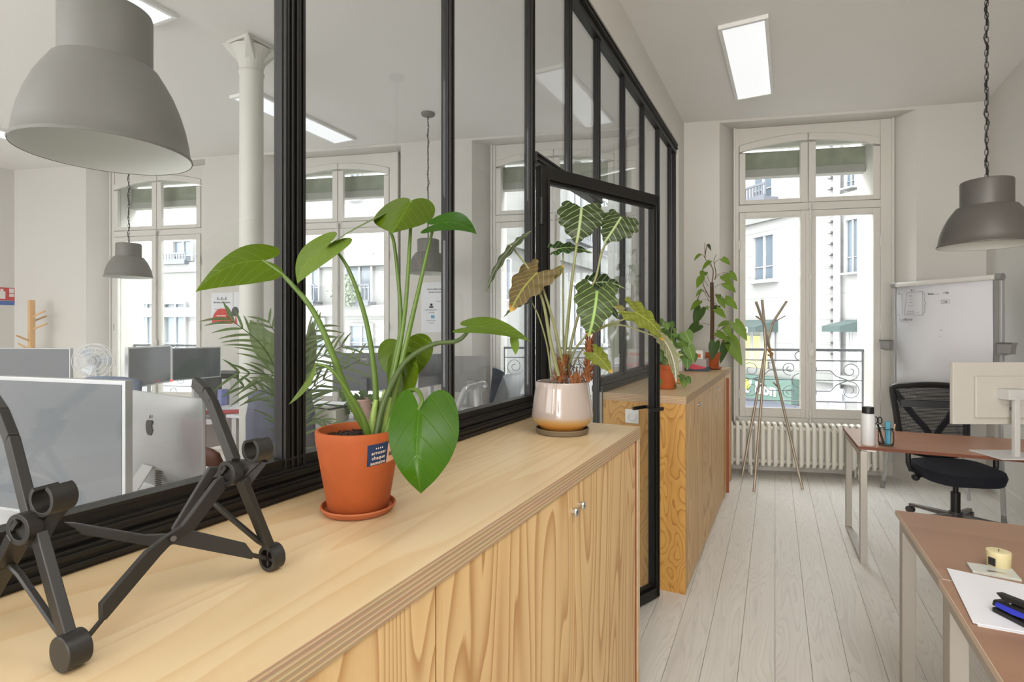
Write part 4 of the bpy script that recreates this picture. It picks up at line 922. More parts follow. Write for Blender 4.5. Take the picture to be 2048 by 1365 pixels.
def ring(c, r, L, name='hub', ang=76):
    camax = axv(ang)
    q = B(); u = camax.cross(UP).normalized(); w_ = u.cross(camax).normalized(); a = camax*(L/2)
    for k in range(28):
        an = 2*math.pi*k/28; d = u*math.cos(an)+w_*math.sin(an); q.v += [c-a+d*r, c+a+d*r, c-a+d*r*.66, c+a+d*r*.66]
    for k in range(28):
        i, j = 4*k, 4*((k+1) % 28); q.f += [(i, j, j+1, i+1), (i+2, i+3, j+3, j+2), (i, i+2, j+2, j), (i+1, j+1, j+3, i+3)]
    h = q.obj(name, plastic, st, world=True, smooth=True, bevel=.0006)
    q = B(); q.cyl(c-a*.3, c+a*.9, r*.67, n=24); q.bar(c-a*.9-u*r*.5, c-a*.9+w_*r*.6, .004, .006, camax); q.obj('hub_core', plain('stand_core', (30, 28, 26), .5), st, world=True)
def hook(c, r, L, th, a0=-50, a1=215, ang=76):
    camax = axv(ang)
    q = B(); u = camax.cross(UP).normalized(); w_ = u.cross(camax).normalized(); a = camax*(L/2); n_ = 26
    if u.dot(RX) < 0: u = -u
    for k in range(n_+1):
        an = R_(a0+(a1-a0)*k/n_)+math.pi; d = u*math.cos(an)+w_*math.sin(an); q.v += [c-a+d*r, c+a+d*r, c-a+d*(r-th), c+a+d*(r-th)]
    for k in range(n_):
        i, j = 4*k, 4*(k+1); q.f += [(i, j, j+1, i+1), (i+2, i+3, j+3, j+2), (i, i+2, j+2, j), (i+1, j+1, j+3, i+3)]
    q.f += [(0, 1, 3, 2), (4*n_, 4*n_+2, 4*n_+3, 4*n_+1)]
    q.obj('clip', plastic, st, world=True, smooth=True, bevel=.0005)
h1 = at(50, 1056, .64); h2 = at(461, 946, .80)
ring(h1, .0185, .016); ring(h2, .0185, .016, ang=66)
hook(at(108, 995, .655), .0195, .030, .0048, -46, 244); hook(at(515, 898, .81), .0185, .026, .0048, -46, 244, ang=64)
# arm joining hub and clip
blade('hub_arm', [(62, 1008, .63), (98, 1010, .63), (128, 1022, .66), (102, 1075, .66), (72, 1100, .64), (48, 1092, .63)], .010, line=((50, 1056, .64), (120, 1020, .665)))
blade('hub_arm', [(470, 920, .79), (503, 921, .79), (536, 925, .82), (500, 972, .82), (482, 972, .81), (462, 952, .8)], .012, line=((461, 946, .80), (530, 920, .82)))
sb_('hub_arm', [at(60, 1085, .645), at(130, 1000, .68)], .010, .022, up=RX); sb_('hub_arm', [at(478, 965, .81), at(540, 905, .83)], .010, .02, up=RX)
# legs down to the round feet
sb_('leg', [at(78, 1068, .645), at(136, 1276, .607)], .012, .017, up=camax)
sb_('leg', [at(482, 958, .80), at(539, 1098, .85)], .011, .018, up=camax)
# uprights
sb_('upright', [at(62, 1032, .65), at(24, 880, .70), at(4, 828, .73), at(-14, 800, .76)], .012, .018, up=camax)
sb_('upright', [at(469, 925, .80), at(424, 806, .875), at(412, 786, .89), at(391, 765, .92)], .012, .018, up=camax)
# thin braces
q = B(); q.tube([at(20, 1130, .66), at(40, 1150, .655), at(112, 1254, .62), at(124, 1270, .612)], .0042, 8); q.obj('brace', plastic, st, world=True, smooth=True)
q = B(); q.tube([at(430, 1008, .80), at(445, 1022, .80), at(516, 1082, .84), at(530, 1090, .845)], .0042, 8); q.obj('brace', plastic, st, world=True, smooth=True)
# scissor bars crossing at the pivot
blade('scissor_bar', [(128, 1046, .67), (150, 1047, .68), (290, 1071, .72), (345, 1069, .735), (392, 1064, .75), (492, 1088, .80), (507, 1108, .815), (505, 1120, .815), (350, 1090, .735), (300, 1093, .72), (164, 1070, .68), (150, 1058, .675)], .008, line=((128, 1050, .675), (500, 1106, .815)))
B().bar(at(500, 1110, .818), at(536, 1118, .842), .006, .006).obj('link', plastic, st, world=True); B().bar(at(208, 1235, .63), at(176, 1274, .61), .004, .004).obj('link', plastic, st, world=True)
blade('scissor_bar', [(448, 952, .79), (451, 980, .79), (405, 1040, .76), (388, 1062, .75), (340, 1093, .725), (322, 1112, .715), (214, 1240, .63), (205, 1244, .63), (204, 1209, .63), (295, 1104, .70), (332, 1075, .73), (367, 1052, .745), (380, 1035, .755), (434, 962, .785)], .008, line=((446, 965, .785), (208, 1226, .63)))
blade('scissor_bar', [(348, 1070, .75), (365, 1052, .755), (440, 935, .80), (420, 935, .81), (345, 1060, .765)], .010, line=((430, 940, .81), (346, 1062, .765)))
sb_('scissor_bar', [at(42, 1068, .645), at(10, 1128, .66), at(-30, 1200, .68)], .024, .012, up=camax)
B().cyl(at(347, 1078, .705), at(347.5, 1078, .716), .0036, n=16).obj('pivot_pin', plain('pin_grey', (84, 80, 76), .3, metal=.6), st, world=True, smooth=True)

# ------------------------------------------------------------------ terracotta pot plant
terra = plain('terracotta', (172, 84, 36), .72, bump=.1, bscale=120, var=.3, vscale=9)
terra2 = plain('terracotta_saucer', (186, 106, 66), .75, bump=.1, bscale=150, var=.12, vscale=12)
soil = plain('soil', (48, 36, 26), .95, bump=.9, bscale=90, var=.4, vscale=60)
PC_ = Vector((-.8035, .855, 1.1))
t = thing('terracotta_saucer', 'round clay saucer under the orange clay pot', 'saucer', PC_)
B().lathe([(0, 0), (.064, 0), (.070, .003), (.0765, .013), (.076, .0155), (.0735, .0155), (.069, .006), (.062, .005), (0, .005)], n=64).obj('dish', terra2, t, smooth=True)
pp_ = thing('potted_plant', 'tall plant with big heart shaped green leaves in an orange clay pot', 'plant', PC_+Vector((0, 0, .0052)))
H_ = .166
pot = B().lathe([(0, 0), (.0585, 0), (.0615, .003), (.0855, H_-.02), (.0865, H_-.004), (.0858, H_-.001), (.084, H_), (.0795, H_), (.0785, H_-.004), (.0765, H_-.03), (0, H_-.03)], n=72).obj('pot', terra, pp_, smooth=True)
def lump_soil(par, r, z, n=260, s=.004, seed=1, z0=0):
    q = B(); rr = random.Random(seed); q.lathe([(0, z), (r*.6, z+.002), (r, z-.003)], n=24)
    for k in range(n):
        a = rr.random()*6.283; d = r*math.sqrt(rr.random())*.97; h = s*(.4+rr.random()); c = Vector((d*math.cos(a), d*math.sin(a), z))
        e = Vector((rr.uniform(-1, 1), rr.uniform(-1, 1), rr.uniform(.2, 1)))*h; f = Vector((rr.uniform(-1, 1), rr.uniform(-1, 1), .2))*h*.7; g = Vector((rr.uniform(-1, 1), rr.uniform(-1, 1), .2))*h*.7
        q.add([c+e, c+f, c+g, c-f], [(0, 1, 2), (0, 2, 3), (0, 3, 1)])
    return q.obj('soil', soil, par)
o = lump_soil(pp_, .0782, H_-.017, 620, .0048); o['kind'] = 'stuff'
# stickers wrapped round the pot
navy = plain('navy_label', (22, 48, 88), .5); peach = plain('peach_label', (226, 178, 148), .6); cream = plain('cream_print', (236, 216, 196), .6)
def conev(a, z, off): r = .0585+.003+(.0855-.0615)*(z-.003)/(H_-.023)+off; return Vector((r*math.cos(a), r*math.sin(a), z))
def px_angle(x, z):   # angle on the pot surface facing picture column x
    best = None
    for i in range(720):
        a = -math.pi+2*math.pi*i/720; p = conev(a, z, 0)+pp_.location; n_ = Vector((math.cos(a), math.sin(a), 0))
        if n_.dot(p-Vector((0, 0, p.z))) > 0: continue
        k = p.dot(FX); xx = 1024+1080*p.dot(RX)/k
        if best is None or abs(xx-x) < best[0]: best = (abs(xx-x), a)
    return best[1]
aL = px_angle(734, .12); aR = px_angle(773, .12); aE = px_angle(795, .12)
def patch(a0, a1, z0, z1, off, mat, name, par, slant=0):
    q = B(); n_ = 14
    for i in range(n_+1):
        a = a0+(a1-a0)*i/n_; dz = slant*(i/n_-.5); q.v += [conev(a, z0+dz, off), conev(a, z1+dz, off)]
    for i in range(n_): q.f.append((2*i, 2*i+2, 2*i+3, 2*i+1))
    return q.obj(name, mat, par, solid=.0002)
sl = patch(aL, aR, .104, .147, .0006, navy, 'sticker', pot, .003); patch(aR, aE+ (aE-aR)*.4, .106, .145, .0004, peach, 'sticker', pot, .003)
am = (aL+aR)/2; wA_ = (aR-aL)
def bend_at(a_c, z_c, off=.0011):
    def f(co):
        r = .078; z = z_c+co.y+(co.x*.09); a = a_c+co.x/r*(1 if aR > aL else -1); v = conev(a, z, off+co.z); return v
    return f
text('print', 'arroser\nchaque\nsemaine', .0098, cream, sl, None, .00008, ext=.0001, line=1.05, bend=bend_at(am+wA_*.04, .119))
q = B()
for k in range(4):
    c = bend_at(am+wA_*.04, .138)(Vector((-.006+.004*k, 0, 0))); n_ = Vector((math.cos(am), math.sin(am), 0)); u = Vector((-n_.y, n_.x, 0))
    q.poly([c+u*.0012*math.cos(a*.785)+UP*(.0013*math.sin(a*.785)+(.001 if a == 2 else 0)) for a in range(8)], n_*.0002)
q.obj('drops', cream, sl)
text('print', 'SEM', .0115, text_black, sl, None, .0002, ext=.0001, bend=bend_at(aR+wA_*.34, .122))
mon = leafmat('broad_leaf', (44, 84, 10), (80, 104, 10), (120, 160, 60), .35, 5.0, trans=.30, rough=.3, vw=.06, spread=.5, ribw=.022)
mon_l = leafmat('broad_leaf_pale', (92, 120, 28), (104, 128, 50), (150, 176, 96), .35, 5.0, trans=.35, rough=.35, vw=.06, spread=.5, ribw=.022)
stem_g = plain('stem_green', (80, 106, 34), .45, var=.2, vscale=20); stem_d = plain('stem_dark', (66, 84, 40), .5, var=.2, vscale=20)
def pvec(dx, dy, dk, k): return (RX*dx-UP*dy)*(k/1080.0)+FX*dk
def plf(par, mat, b, tp, sl_, sr_, bow=(0, 0, 0), **kw):
    k = (b[2]+tp[2])/2
    return leaf_obj('leaf', mat, par, at(*b), at(*tp), pvec(*sl_, k), pvec(*sr_, k), pvec(*bow, k), **kw)
def petiole(par, mat, pts, r0, r1, name='petiole'):
    P_ = spline([at(*p) for p in pts], 6); n_ = len(P_); return B().tube(P_, [r0+(r1-r0)*i/(n_-1) for i in range(n_)], 10).obj(name, mat, par, smooth=True, world=True)
plf(pp_, mon, (527, 521, 1.06), (390, 585, .96), (-20, -43, .05), (26, 48, -.03), (-8, -16, 0), cup=.0, dens=3)
plf(pp_, mon_l, (660, 486, 1.10), (595, 568, 1.05), (-42, -22, .05), (42, 16, -.03), (-14, -2, 0), dens=3)
plf(pp_, mon_l, (776, 424, 1.18), (648, 496, 1.08), (-9, -9, .04), (7, 12, -.04), (-4, -2, 0), shape=BLADE, dens=3)
plf(pp_, mon, (822, 402, 1.16), (784, 467, 1.05), (-80, 0, .05), (44, 2, .06), (0, 0, 0), cup=-.1, dens=3)
plf(pp_, mon, (869, 449, 1.15), (954, 469, 1.2), (12, -24, .03), (-4, 26, -.04), (4, -12, 0), cup=-.1, dens=3)
plf(pp_, mon_l, (937, 654, 1.18), (1062, 684, 1.24), (12, -20, .06), (-8, 12, -.05), (-4, -10, 0), dens=3)
plf(pp_, mon_l, (1028, 672, 1.22), (1031, 710, 1.21), (9, 0, .0), (-9, -4, .0), shape=BLADE)
plf(pp_, mon, (806, 692, 1.22), (806, 778, 1.20), (-58, 8, .03), (62, -12, -.02), (0, 0, .01), dens=3)
plf(pp_, mon, (800, 728, 1.18), (790, 842, 1.12), (-34, 6, .03), (40, -4, -.02), (0, 0, .02), dens=3)
plf(pp_, mon_l, (631, 727, 1.06), (577, 810, 1.03), (-10, -6, .03), (12, 8, -.02), (8, -2, 0), shape=BLADE, dens=3)
mon_d = leafmat('broad_leaf_dark', (52, 90, 2), (52, 90, 2), (86, 128, 30), .3, 4.2, trans=.12, rough=.3, vw=.05, spread=.55, ribw=.02)
plf(pp_, mon_d, (838, 822, .985), (842, 988, .93), (-67, 2, .03), (78, 2, .03), (0, 6, -.03), cup=-.12, dens=4, K=7)
bk = 1.125; z0_ = (748, 872, bk)
petiole(pp_, stem_g, [(742, 875, 1.12), (700, 800, 1.10), (636, 640, 1.08), (575, 560, 1.065), (526, 521, 1.06)], .0085, .0028)
petiole(pp_, stem_g, [(740, 872, 1.13), (752, 800, 1.14), (736, 660, 1.13), (700, 545, 1.11), (660, 486, 1.10)], .008, .0024)
petiole(pp_, stem_g, [(765, 868, 1.14), (790, 720, 1.16), (802, 640, 1.17), (790, 500, 1.18), (781, 462, 1.17), (776, 426, 1.18)], .006, .0024)
petiole(pp_, stem_g, [(760, 872, 1.12), (785, 760, 1.14), (808, 640, 1.15), (820, 480, 1.155), (822, 402, 1.16)], .0065, .0028)
petiole(pp_, stem_g, [(770, 870, 1.13), (800, 740, 1.14), (828, 620, 1.15), (858, 490, 1.155), (869, 449, 1.15)], .0075, .0022)
petiole(pp_, stem_d, [(752, 875, 1.10), (770, 800, 1.11), (810, 725, 1.14), (865, 690, 1.17), (912, 683, 1.18), (932, 668, 1.18), (937, 654, 1.18)], .007, .0038)
petiole(pp_, stem_g, [(738, 878, 1.10), (725, 835, 1.09), (690, 775, 1.07), (660, 738, 1.06), (631, 727, 1.06)], .0075, .0018)
petiole(pp_, stem_g, [(765, 872, 1.15), (785, 790, 1.18), (800, 730, 1.21), (806, 690, 1.22)], .006, .003)
petiole(pp_, stem_g, [(770, 872, 1.09), (800, 800, 1.08), (830, 780, 1.04), (844, 800, 1.0), (836, 822, .985)], .006, .003)
petiole(pp_, stem_g, [(776, 872, 1.12), (790, 800, 1.15), (800, 735, 1.18)], .0055, .003)
q = B()
for a, b_, r in (((740, 876, 1.11), (752, 800, 1.12), .011), ((762, 876, 1.12), (780, 795, 1.13), .010), ((750, 876, 1.13), (770, 780, 1.15), .009)): q.tube([at(*a), at(*b_)], [r, r*.45], 10)
q.obj('leaf_sheath', plain('sheath', (136, 160, 80), .45, var=.2, vscale=30), pp_, smooth=True, world=True)

# ------------------------------------------------------------------ veined plant in the white pot
WP = Vector((-.742, 1.8325, 1.1))
t = thing('grey_saucer', 'round brown-grey saucer under the glazed white pot', 'saucer', WP)
B().lathe([(0, 0), (.088, 0), (.094, .003), (.0975, .018), (.096, .0205), (.092, .0205), (.09, .008), (0, .007)], n=64).obj('dish', plain('taupe_clay', (112, 98, 76), .6, bump=.05), t, smooth=True)
al = thing('potted_plant', 'plant with dark arrow shaped leaves and pale veins in a glazed white pot', 'plant', WP+Vector((0, 0, .0075)))
m, nt, b = new_mat('glazed_pot'); L = nt.links.new
tc = N(nt, 'ShaderNodeTexCoord'); sp = N(nt, 'ShaderNodeSeparateXYZ'); L(tc.outputs['Object'], sp.inputs[0]); no = N(nt, 'ShaderNodeTexNoise'); no.inputs['Scale'].default_value = 18; L(tc.outputs['Object'], no.inputs['Vector'])
ad = N(nt, 'ShaderNodeMath', operation='MULTIPLY_ADD'); ad.inputs[1].default_value = .014; L(no.outputs['Fac'], ad.inputs[0]); L(sp.outputs['Z'], ad.inputs[2])
rp = N(nt, 'ShaderNodeValToRGB'); e = rp.color_ramp.elements; mr = N(nt, 'ShaderNodeMapRange'); mr.inputs[1].default_value = 0; mr.inputs[2].default_value = .18; L(ad.outputs[0], mr.inputs[0]); L(mr.outputs[0], rp.inputs[0])
e[0].position = .06; e[0].color = srgb(176, 104, 34); e[1].position = .38; e[1].color = srgb(172, 158, 150)
x = e.new(.24); x.color = srgb(190, 138, 66); x = e.new(.30); x.color = srgb(180, 146, 98)
L(rp.outputs[0], b.inputs['Base Color']); b.inputs['Roughness'].default_value = .14; b.inputs['Coat Weight'].default_value = .5
wpot = B().lathe([(0, 0), (.066, 0), (.072, .004), (.102, .033), (.111, .048), (.112, .058), (.108, .09), (.0985, .155), (.0955, .176), (.0935, .18), (.091, .179), (.0905, .165), (0, .163)], n=80).obj('pot', m, al, smooth=True)
o = lump_soil(al, .0905, .163, 420, .006, 5); o['kind'] = 'stuff'
alo = leafmat('veined_leaf', (32, 50, 22), (48, 60, 30), (166, 180, 130), .9, 5.0, trans=.10, rough=.38, vw=.09, spread=.34, ribw=.075)
alo_b = leafmat('veined_leaf_brown', (96, 92, 50), (104, 88, 58), (164, 170, 84), .8, 6.5, trans=.2, rough=.5, vw=.08, spread=.42, brown=.16, ribw=.06)
alo_t = leafmat('veined_leaf_tip', (34, 60, 20), (66, 78, 44), (150, 182, 104), 1.0, 6.0, trans=.12, rough=.36, vw=.09, spread=.30, brown=.10, ribw=.085)
alo_y = leafmat('veined_leaf_yellow', (104, 112, 34), (104, 100, 50), (160, 170, 80), .7, 6.0, trans=.2, rough=.5, vw=.08, spread=.42, brown=.18, ribw=.05)
kw = dict(shape=ARROW, dens=5, wav=.085, nw=7, K=5)
plf(al, alo, (1163, 416, 1.95), (1153, 487, 1.92), (-45, 4, .02), (44, 12, .0), (0, 0, -.02), **kw)
plf(al, alo, (1242, 434, 1.92), (1208, 486, 1.90), (-30, -8, .04), (30, 28, -.02), (0, 0, -.02), **kw)
plf(al, alo, (1062, 462, 1.90), (972, 588, 1.84), (-6, -6, .05), (8, 7, -.04), (-12, -10, 0), shape=BLADE, dens=5, wav=.05, nw=9)
plf(al, alo_t, (1120, 497, 1.96), (1188, 508, 1.98), (-6, -16, .06), (-4, 14, -.04), (-2, -6, 0), **kw)
plf(al, alo_b, (1074, 546, 1.86), (1020, 626, 1.80), (-30, -14, .03), (30, 18, -.02), (-4, -4, 0), **kw)
plf(al, alo_b, (1098, 556, 1.86), (1128, 530, 1.88), (-6, -6, .02), (8, 8, -.01), (0, 0, 0), shape=BLADE, dens=4)
plf(al, alo, (1192, 566, 1.96), (1250, 578, 1.99), (-2, -20, .04), (-10, 14, -.03), (0, -6, 0), **kw)
plf(al, alo_t, (1194, 583, 1.88), (1177, 674, 1.84), (-42, 0, .01), (40, 8, .0), (0, 0, -.03), **dict(kw, nw=8))
plf(al, alo_y, (1272, 625, 1.84), (1330, 684, 1.80), (8, -22, .04), (-20, 16, -.03), (6, -4, 0), **kw)
plf(al, alo_y, (1250, 617, 1.85), (1229, 613, 1.86), (-2, -6, .01), (-2, 7, 0), (0, 0, 0), shape=BLADE, dens=4)
sil = leafmat('folded_leaf_shine', (150, 152, 130), (120, 120, 84), (206, 206, 196), .9, 16.0, trans=.1, rough=.25, vw=.16, spread=.3, ribw=.1)  # pale colour and streaks paint the shine on the folded blade
plf(al, sil, (1306, 660, 1.82), (1352, 766, 1.76), (-8, 3, .04), (8, -3, -.02), (12, -10, 0), shape=BLADE, dens=5, wav=.06, nw=12)
plf(al, alo_y, (1188, 706, 1.86), (1225, 748, 1.84), (16, -10, .02), (-14, 12, -.01), (0, -3, 0), **kw)
plf(al, alo, (1222, 617, 1.97), (1238, 640, 1.97), (5, -4, .01), (-5, 4, 0), (0, -2, 0), shape=BLADE)
plf(al, alo, (1066, 603, 1.88), (1006, 637, 1.84), (-2, -5, .03), (2, 3, -.02), (-4, -6, 0), shape=BLADE, dens=4, wav=.06)
st_a = plain('stem_olive', (134, 136, 92), .5, var=.25, vscale=25)
def pa(pts, r0=.0055, r1=.0026): petiole(al, st_a, pts, r0, r1)
pa([(1125, 750, 1.95), (1132, 680, 1.95), (1144, 560, 1.945), (1152, 500, 1.935), (1160, 450, 1.95), (1163, 418, 1.955)], .007, .0035)
pa([(1136, 752, 1.96), (1142, 690, 1.955), (1165, 605, 1.95), (1190, 560, 1.94), (1205, 500, 1.925), (1222, 478, 1.92), (1242, 436, 1.93)], .006, .0028)
pa([(1117, 752, 1.92), (1100, 680, 1.91), (1085, 600, 1.89), (1055, 535, 1.88), (1020, 490, 1.88)], .0075, .0028)
pa([(1130, 748, 1.94), (1108, 650, 1.90), (1085, 575, 1.87), (1074, 548, 1.865)], .006, .0028)
pa([(1103, 755, 1.94), (1094, 690, 1.93), (1078, 635, 1.90), (1064, 606, 1.885)], .004, .002)
pa([(1128, 745, 1.99), (1126, 620, 1.985), (1126, 540, 1.97), (1126, 505, 1.965)], .004, .0022)
pa([(1138, 735, 1.96), (1150, 700, 1.955), (1178, 668, 1.93), (1215, 650, 1.89), (1245, 640, 1.86), (1272, 626, 1.845)], .0048, .0026)
pa([(1190, 665, 1.93), (1215, 652, 1.90), (1250, 652, 1.87), (1285, 664, 1.84), (1308, 672, 1.825)], .004, .0026)
pa([(1185, 665, 1.9), (1186, 640, 1.9), (1188, 600, 1.9), (1194, 584, 1.885)], .004, .003)
pa([(1145, 735, 1.97), (1165, 700, 1.97), (1190, 690, 1.9), (1190, 706, 1.87)], .003, .002)
bark = plain('fibrous_husk', (148, 92, 54), .85, var=.6, vscale=60); rb = random.Random(11)
for c0, c1_, n_, r_ in (((1120, 765, 1.945), (1128, 712, 1.945), 230, .03), ((1176, 765, 1.93), (1180, 668, 1.93), 240, .017), ((1150, 768, 1.94), (1152, 745, 1.94), 60, .05)):
    q = B(); a_, b_ = at(*c0), at(*c1_); q.tube([a_, a_.lerp(b_, .6), b_], [r_*.4, r_*.3, r_*.12], 9)
    for k in range(n_):
        h = rb.random(); ang = rb.random()*6.283; rr_ = r_*(1.05-.5*h)*rb.uniform(.5, 1); c = a_.lerp(b_, h*.9)+Vector((math.cos(ang), math.sin(ang), 0))*rr_
        d = Vector((math.cos(ang)*.35+rb.uniform(-.2, .2), math.sin(ang)*.35+rb.uniform(-.2, .2), 1)).normalized()*rb.uniform(.012, .035); s = Vector((-math.sin(ang), math.cos(ang), rb.uniform(-.5, .5)))*rb.uniform(.0015, .004)
        q.add([c-s, c+s, c+d*.6+s*.8, c+d+Vector((math.cos(ang), math.sin(ang), 0))*.006, c+d*.6-s*.8], [(0, 1, 2, 4), (4, 2, 3)])
    o = q.obj('husk', bark, al, world=True); o['kind'] = 'stuff'
q = B()
for k in range(14):
    c = at(1150+rb.uniform(-12, 14), 745+rb.uniform(-20, 8), 1.93); q.tube(spline([c, c+Vector((rb.uniform(-.02, .02), rb.uniform(-.02, .02), rb.uniform(.0, .03))), c+Vector((rb.uniform(-.03, .03), rb.uniform(-.03, .03), rb.uniform(-.02, .03)))], 4), .0011, 5)
o = q.obj('dry_roots', plain('dry_root', (96, 84, 76), .8), al, world=True); o['kind'] = 'stuff'

# ------------------------------------------------------------------ things on the far cupboards
def claypot(par, r, h, mat, z=0, n=40):
    return B().lathe([(0, z), (r*.68, z), (r*.7, z+.003), (r*.93, z+h*.78), (r*.94, z+h*.8), (r, z+h*.81), (r, z+h-.002), (r*.93, z+h), (r*.9, z+h-.01), (0, z+h-.015)], n=n).obj('pot', mat, par, smooth=True)
pk = 5.05; base = atz(1424, 738, 1.105); k0 = base.dot(FX)
ph = thing('potted_plant', 'climbing plant on a brown moss pole in a clay pot by the far window', 'plant', base+Vector((0, 0, .006)))
claypot(ph, .076, .145, terra); 
t = thing('terracotta_saucer', 'small clay saucer under the climbing plant at the far window', 'saucer', base+Vector((0, 0, 0)))
B().lathe([(0, 0), (.07, 0), (.088, .012), (.085, .016), (.07, .006), (0, .005)], n=36).obj('dish', terra2, t, smooth=True)
mp_ = B(); mp_.tube([base+Vector((0, 0, .13)), base+Vector((.003, 0, .5)), base+Vector((-.002, 0, .80))], [.019, .018, .016], 12); mp_.obj('moss_pole', plain('coir', (84, 62, 44), .95, bump=1, bscale=120, var=.6, vscale=70), ph, smooth=True, world=True)
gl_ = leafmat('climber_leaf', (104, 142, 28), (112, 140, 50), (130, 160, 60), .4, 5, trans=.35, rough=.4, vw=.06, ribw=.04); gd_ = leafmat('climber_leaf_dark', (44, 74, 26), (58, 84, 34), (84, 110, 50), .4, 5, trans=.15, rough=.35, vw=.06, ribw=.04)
Z4 = lambda x, y: (1300+x/4.55, 450+y/4.55)
vine = plain('vine_brown', (104, 82, 64), .7)
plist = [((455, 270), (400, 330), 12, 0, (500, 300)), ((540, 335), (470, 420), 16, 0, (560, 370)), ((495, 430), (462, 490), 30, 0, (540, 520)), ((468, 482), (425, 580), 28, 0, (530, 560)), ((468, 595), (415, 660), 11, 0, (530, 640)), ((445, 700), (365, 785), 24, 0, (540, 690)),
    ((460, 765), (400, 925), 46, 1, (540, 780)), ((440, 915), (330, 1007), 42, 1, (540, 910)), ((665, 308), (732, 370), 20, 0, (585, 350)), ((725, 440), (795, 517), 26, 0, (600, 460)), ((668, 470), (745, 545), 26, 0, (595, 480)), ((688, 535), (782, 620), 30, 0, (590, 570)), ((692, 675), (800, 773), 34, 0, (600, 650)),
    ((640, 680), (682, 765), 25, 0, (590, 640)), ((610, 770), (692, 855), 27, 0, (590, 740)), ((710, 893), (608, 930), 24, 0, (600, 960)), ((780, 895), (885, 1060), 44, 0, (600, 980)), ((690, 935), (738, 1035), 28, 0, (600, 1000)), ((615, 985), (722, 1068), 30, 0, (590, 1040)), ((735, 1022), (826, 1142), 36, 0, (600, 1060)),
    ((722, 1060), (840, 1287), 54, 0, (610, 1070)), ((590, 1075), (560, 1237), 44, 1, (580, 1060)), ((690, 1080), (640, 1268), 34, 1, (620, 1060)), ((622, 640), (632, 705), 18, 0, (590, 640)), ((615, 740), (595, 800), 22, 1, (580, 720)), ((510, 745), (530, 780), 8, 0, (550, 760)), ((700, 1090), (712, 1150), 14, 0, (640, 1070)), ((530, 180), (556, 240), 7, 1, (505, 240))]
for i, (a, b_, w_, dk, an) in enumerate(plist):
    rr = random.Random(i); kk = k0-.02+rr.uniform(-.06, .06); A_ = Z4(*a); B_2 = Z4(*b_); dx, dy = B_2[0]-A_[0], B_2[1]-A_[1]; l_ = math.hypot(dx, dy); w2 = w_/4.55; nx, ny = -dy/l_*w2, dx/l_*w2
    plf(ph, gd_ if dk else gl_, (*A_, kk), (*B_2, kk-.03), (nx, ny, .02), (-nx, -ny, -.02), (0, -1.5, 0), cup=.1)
    AN = Z4(*an); petiole(ph, vine, [(*AN, k0-.01), ((AN[0]+A_[0])/2, (AN[1]+A_[1])/2-3, k0-.02), (*A_, kk)], .0022, .0016)
for pts in ([(560, 560), (575, 420), (545, 360), (505, 310), (498, 200), (500, 160)], [(590, 500), (600, 440), (582, 330), (605, 265)], [(498, 300), (520, 190), (555, 235)], [(540, 660), (490, 560), (480, 500)], [(430, 690), (440, 660), (480, 600), (540, 700)]):
    petiole(ph, vine, [(*Z4(*p), k0-.02) for p in pts], .005, .0018, 'vine')
# trailing pothos nearer
pb0 = atz(1332, 777, 1.103)
po = thing('potted_plant', 'bushy trailing ivy-like plant in a clay pot just behind the door edge', 'plant', pb0)
claypot(po, .075, .15, terra)
kp = pb0.dot(FX); gv = leafmat('trailing_leaf', (72, 116, 40), (84, 116, 60), (170, 186, 130), .5, 5, trans=.3, rough=.4, vw=.1, ribw=.08); gv2 = leafmat('trailing_leaf_light', (112, 152, 52), (100, 132, 60), (180, 196, 120), .5, 5, trans=.35, rough=.4, vw=.1, ribw=.08)
Z9 = lambda x, y: (1300+x/8.03, 620+y/8.03)
tl = [((230, 190), (250, 230)), ((150, 220), (220, 280)), ((250, 230), (300, 330)), ((330, 200), (395, 260)), ((340, 240), (370, 310)), ((200, 330), (330, 370)), ((190, 380), (300, 440)), ((300, 390), (400, 500)), ((380, 380), (440, 440)), ((430, 420), (480, 510)), ((460, 430), (550, 520)), ((490, 380), (540, 440)), ((570, 370), (665, 560)), ((550, 500), (610, 610)), ((350, 520), (430, 640)),
    ((300, 480), (380, 560)), ((440, 560), (540, 640)), ((560, 640), (640, 760)), ((540, 740), (620, 850)), ((600, 800), (600, 970)), ((690, 720), (720, 860)), ((500, 660), (570, 730)), ((150, 540), (200, 620)), ((170, 620), (260, 700)), ((190, 690), (290, 800)), ((140, 700), (190, 830)), ((230, 800), (210, 920)), ((150, 330), (200, 420)), ((260, 560), (330, 620)), ((480, 1050), (570, 1130)), ((540, 1120), (565, 1270)), ((590, 1090), (650, 1200)),
    ((300, 1080), (360, 1180)), ((330, 1180), (430, 1270)), ((220, 1200), (330, 1290)), ((150, 1000), (190, 1140)), ((140, 1130), (160, 1230)), ((120, 900), (160, 980)), ((160, 160), (230, 210)), ((400, 300), (400, 380)), ((620, 600), (700, 850)), ((480, 520), (590, 600))]
for i, (a, b_) in enumerate(tl):
    rr = random.Random(50+i); A_ = Z9(*a); B_2 = Z9(*b_); dx, dy = B_2[0]-A_[0], B_2[1]-A_[1]; l_ = math.hypot(dx, dy); w2 = l_*rr.uniform(.28, .46); nx, ny = -dy/l_*w2, dx/l_*w2; kk = kp+rr.uniform(-.12, .06)
    plf(po, gv if rr.random() < .6 else gv2, (*A_, kk), (*B_2, kk-.02), (nx, ny, .02), (-nx, -ny, -.015), (0, -1, 0), cup=.12)
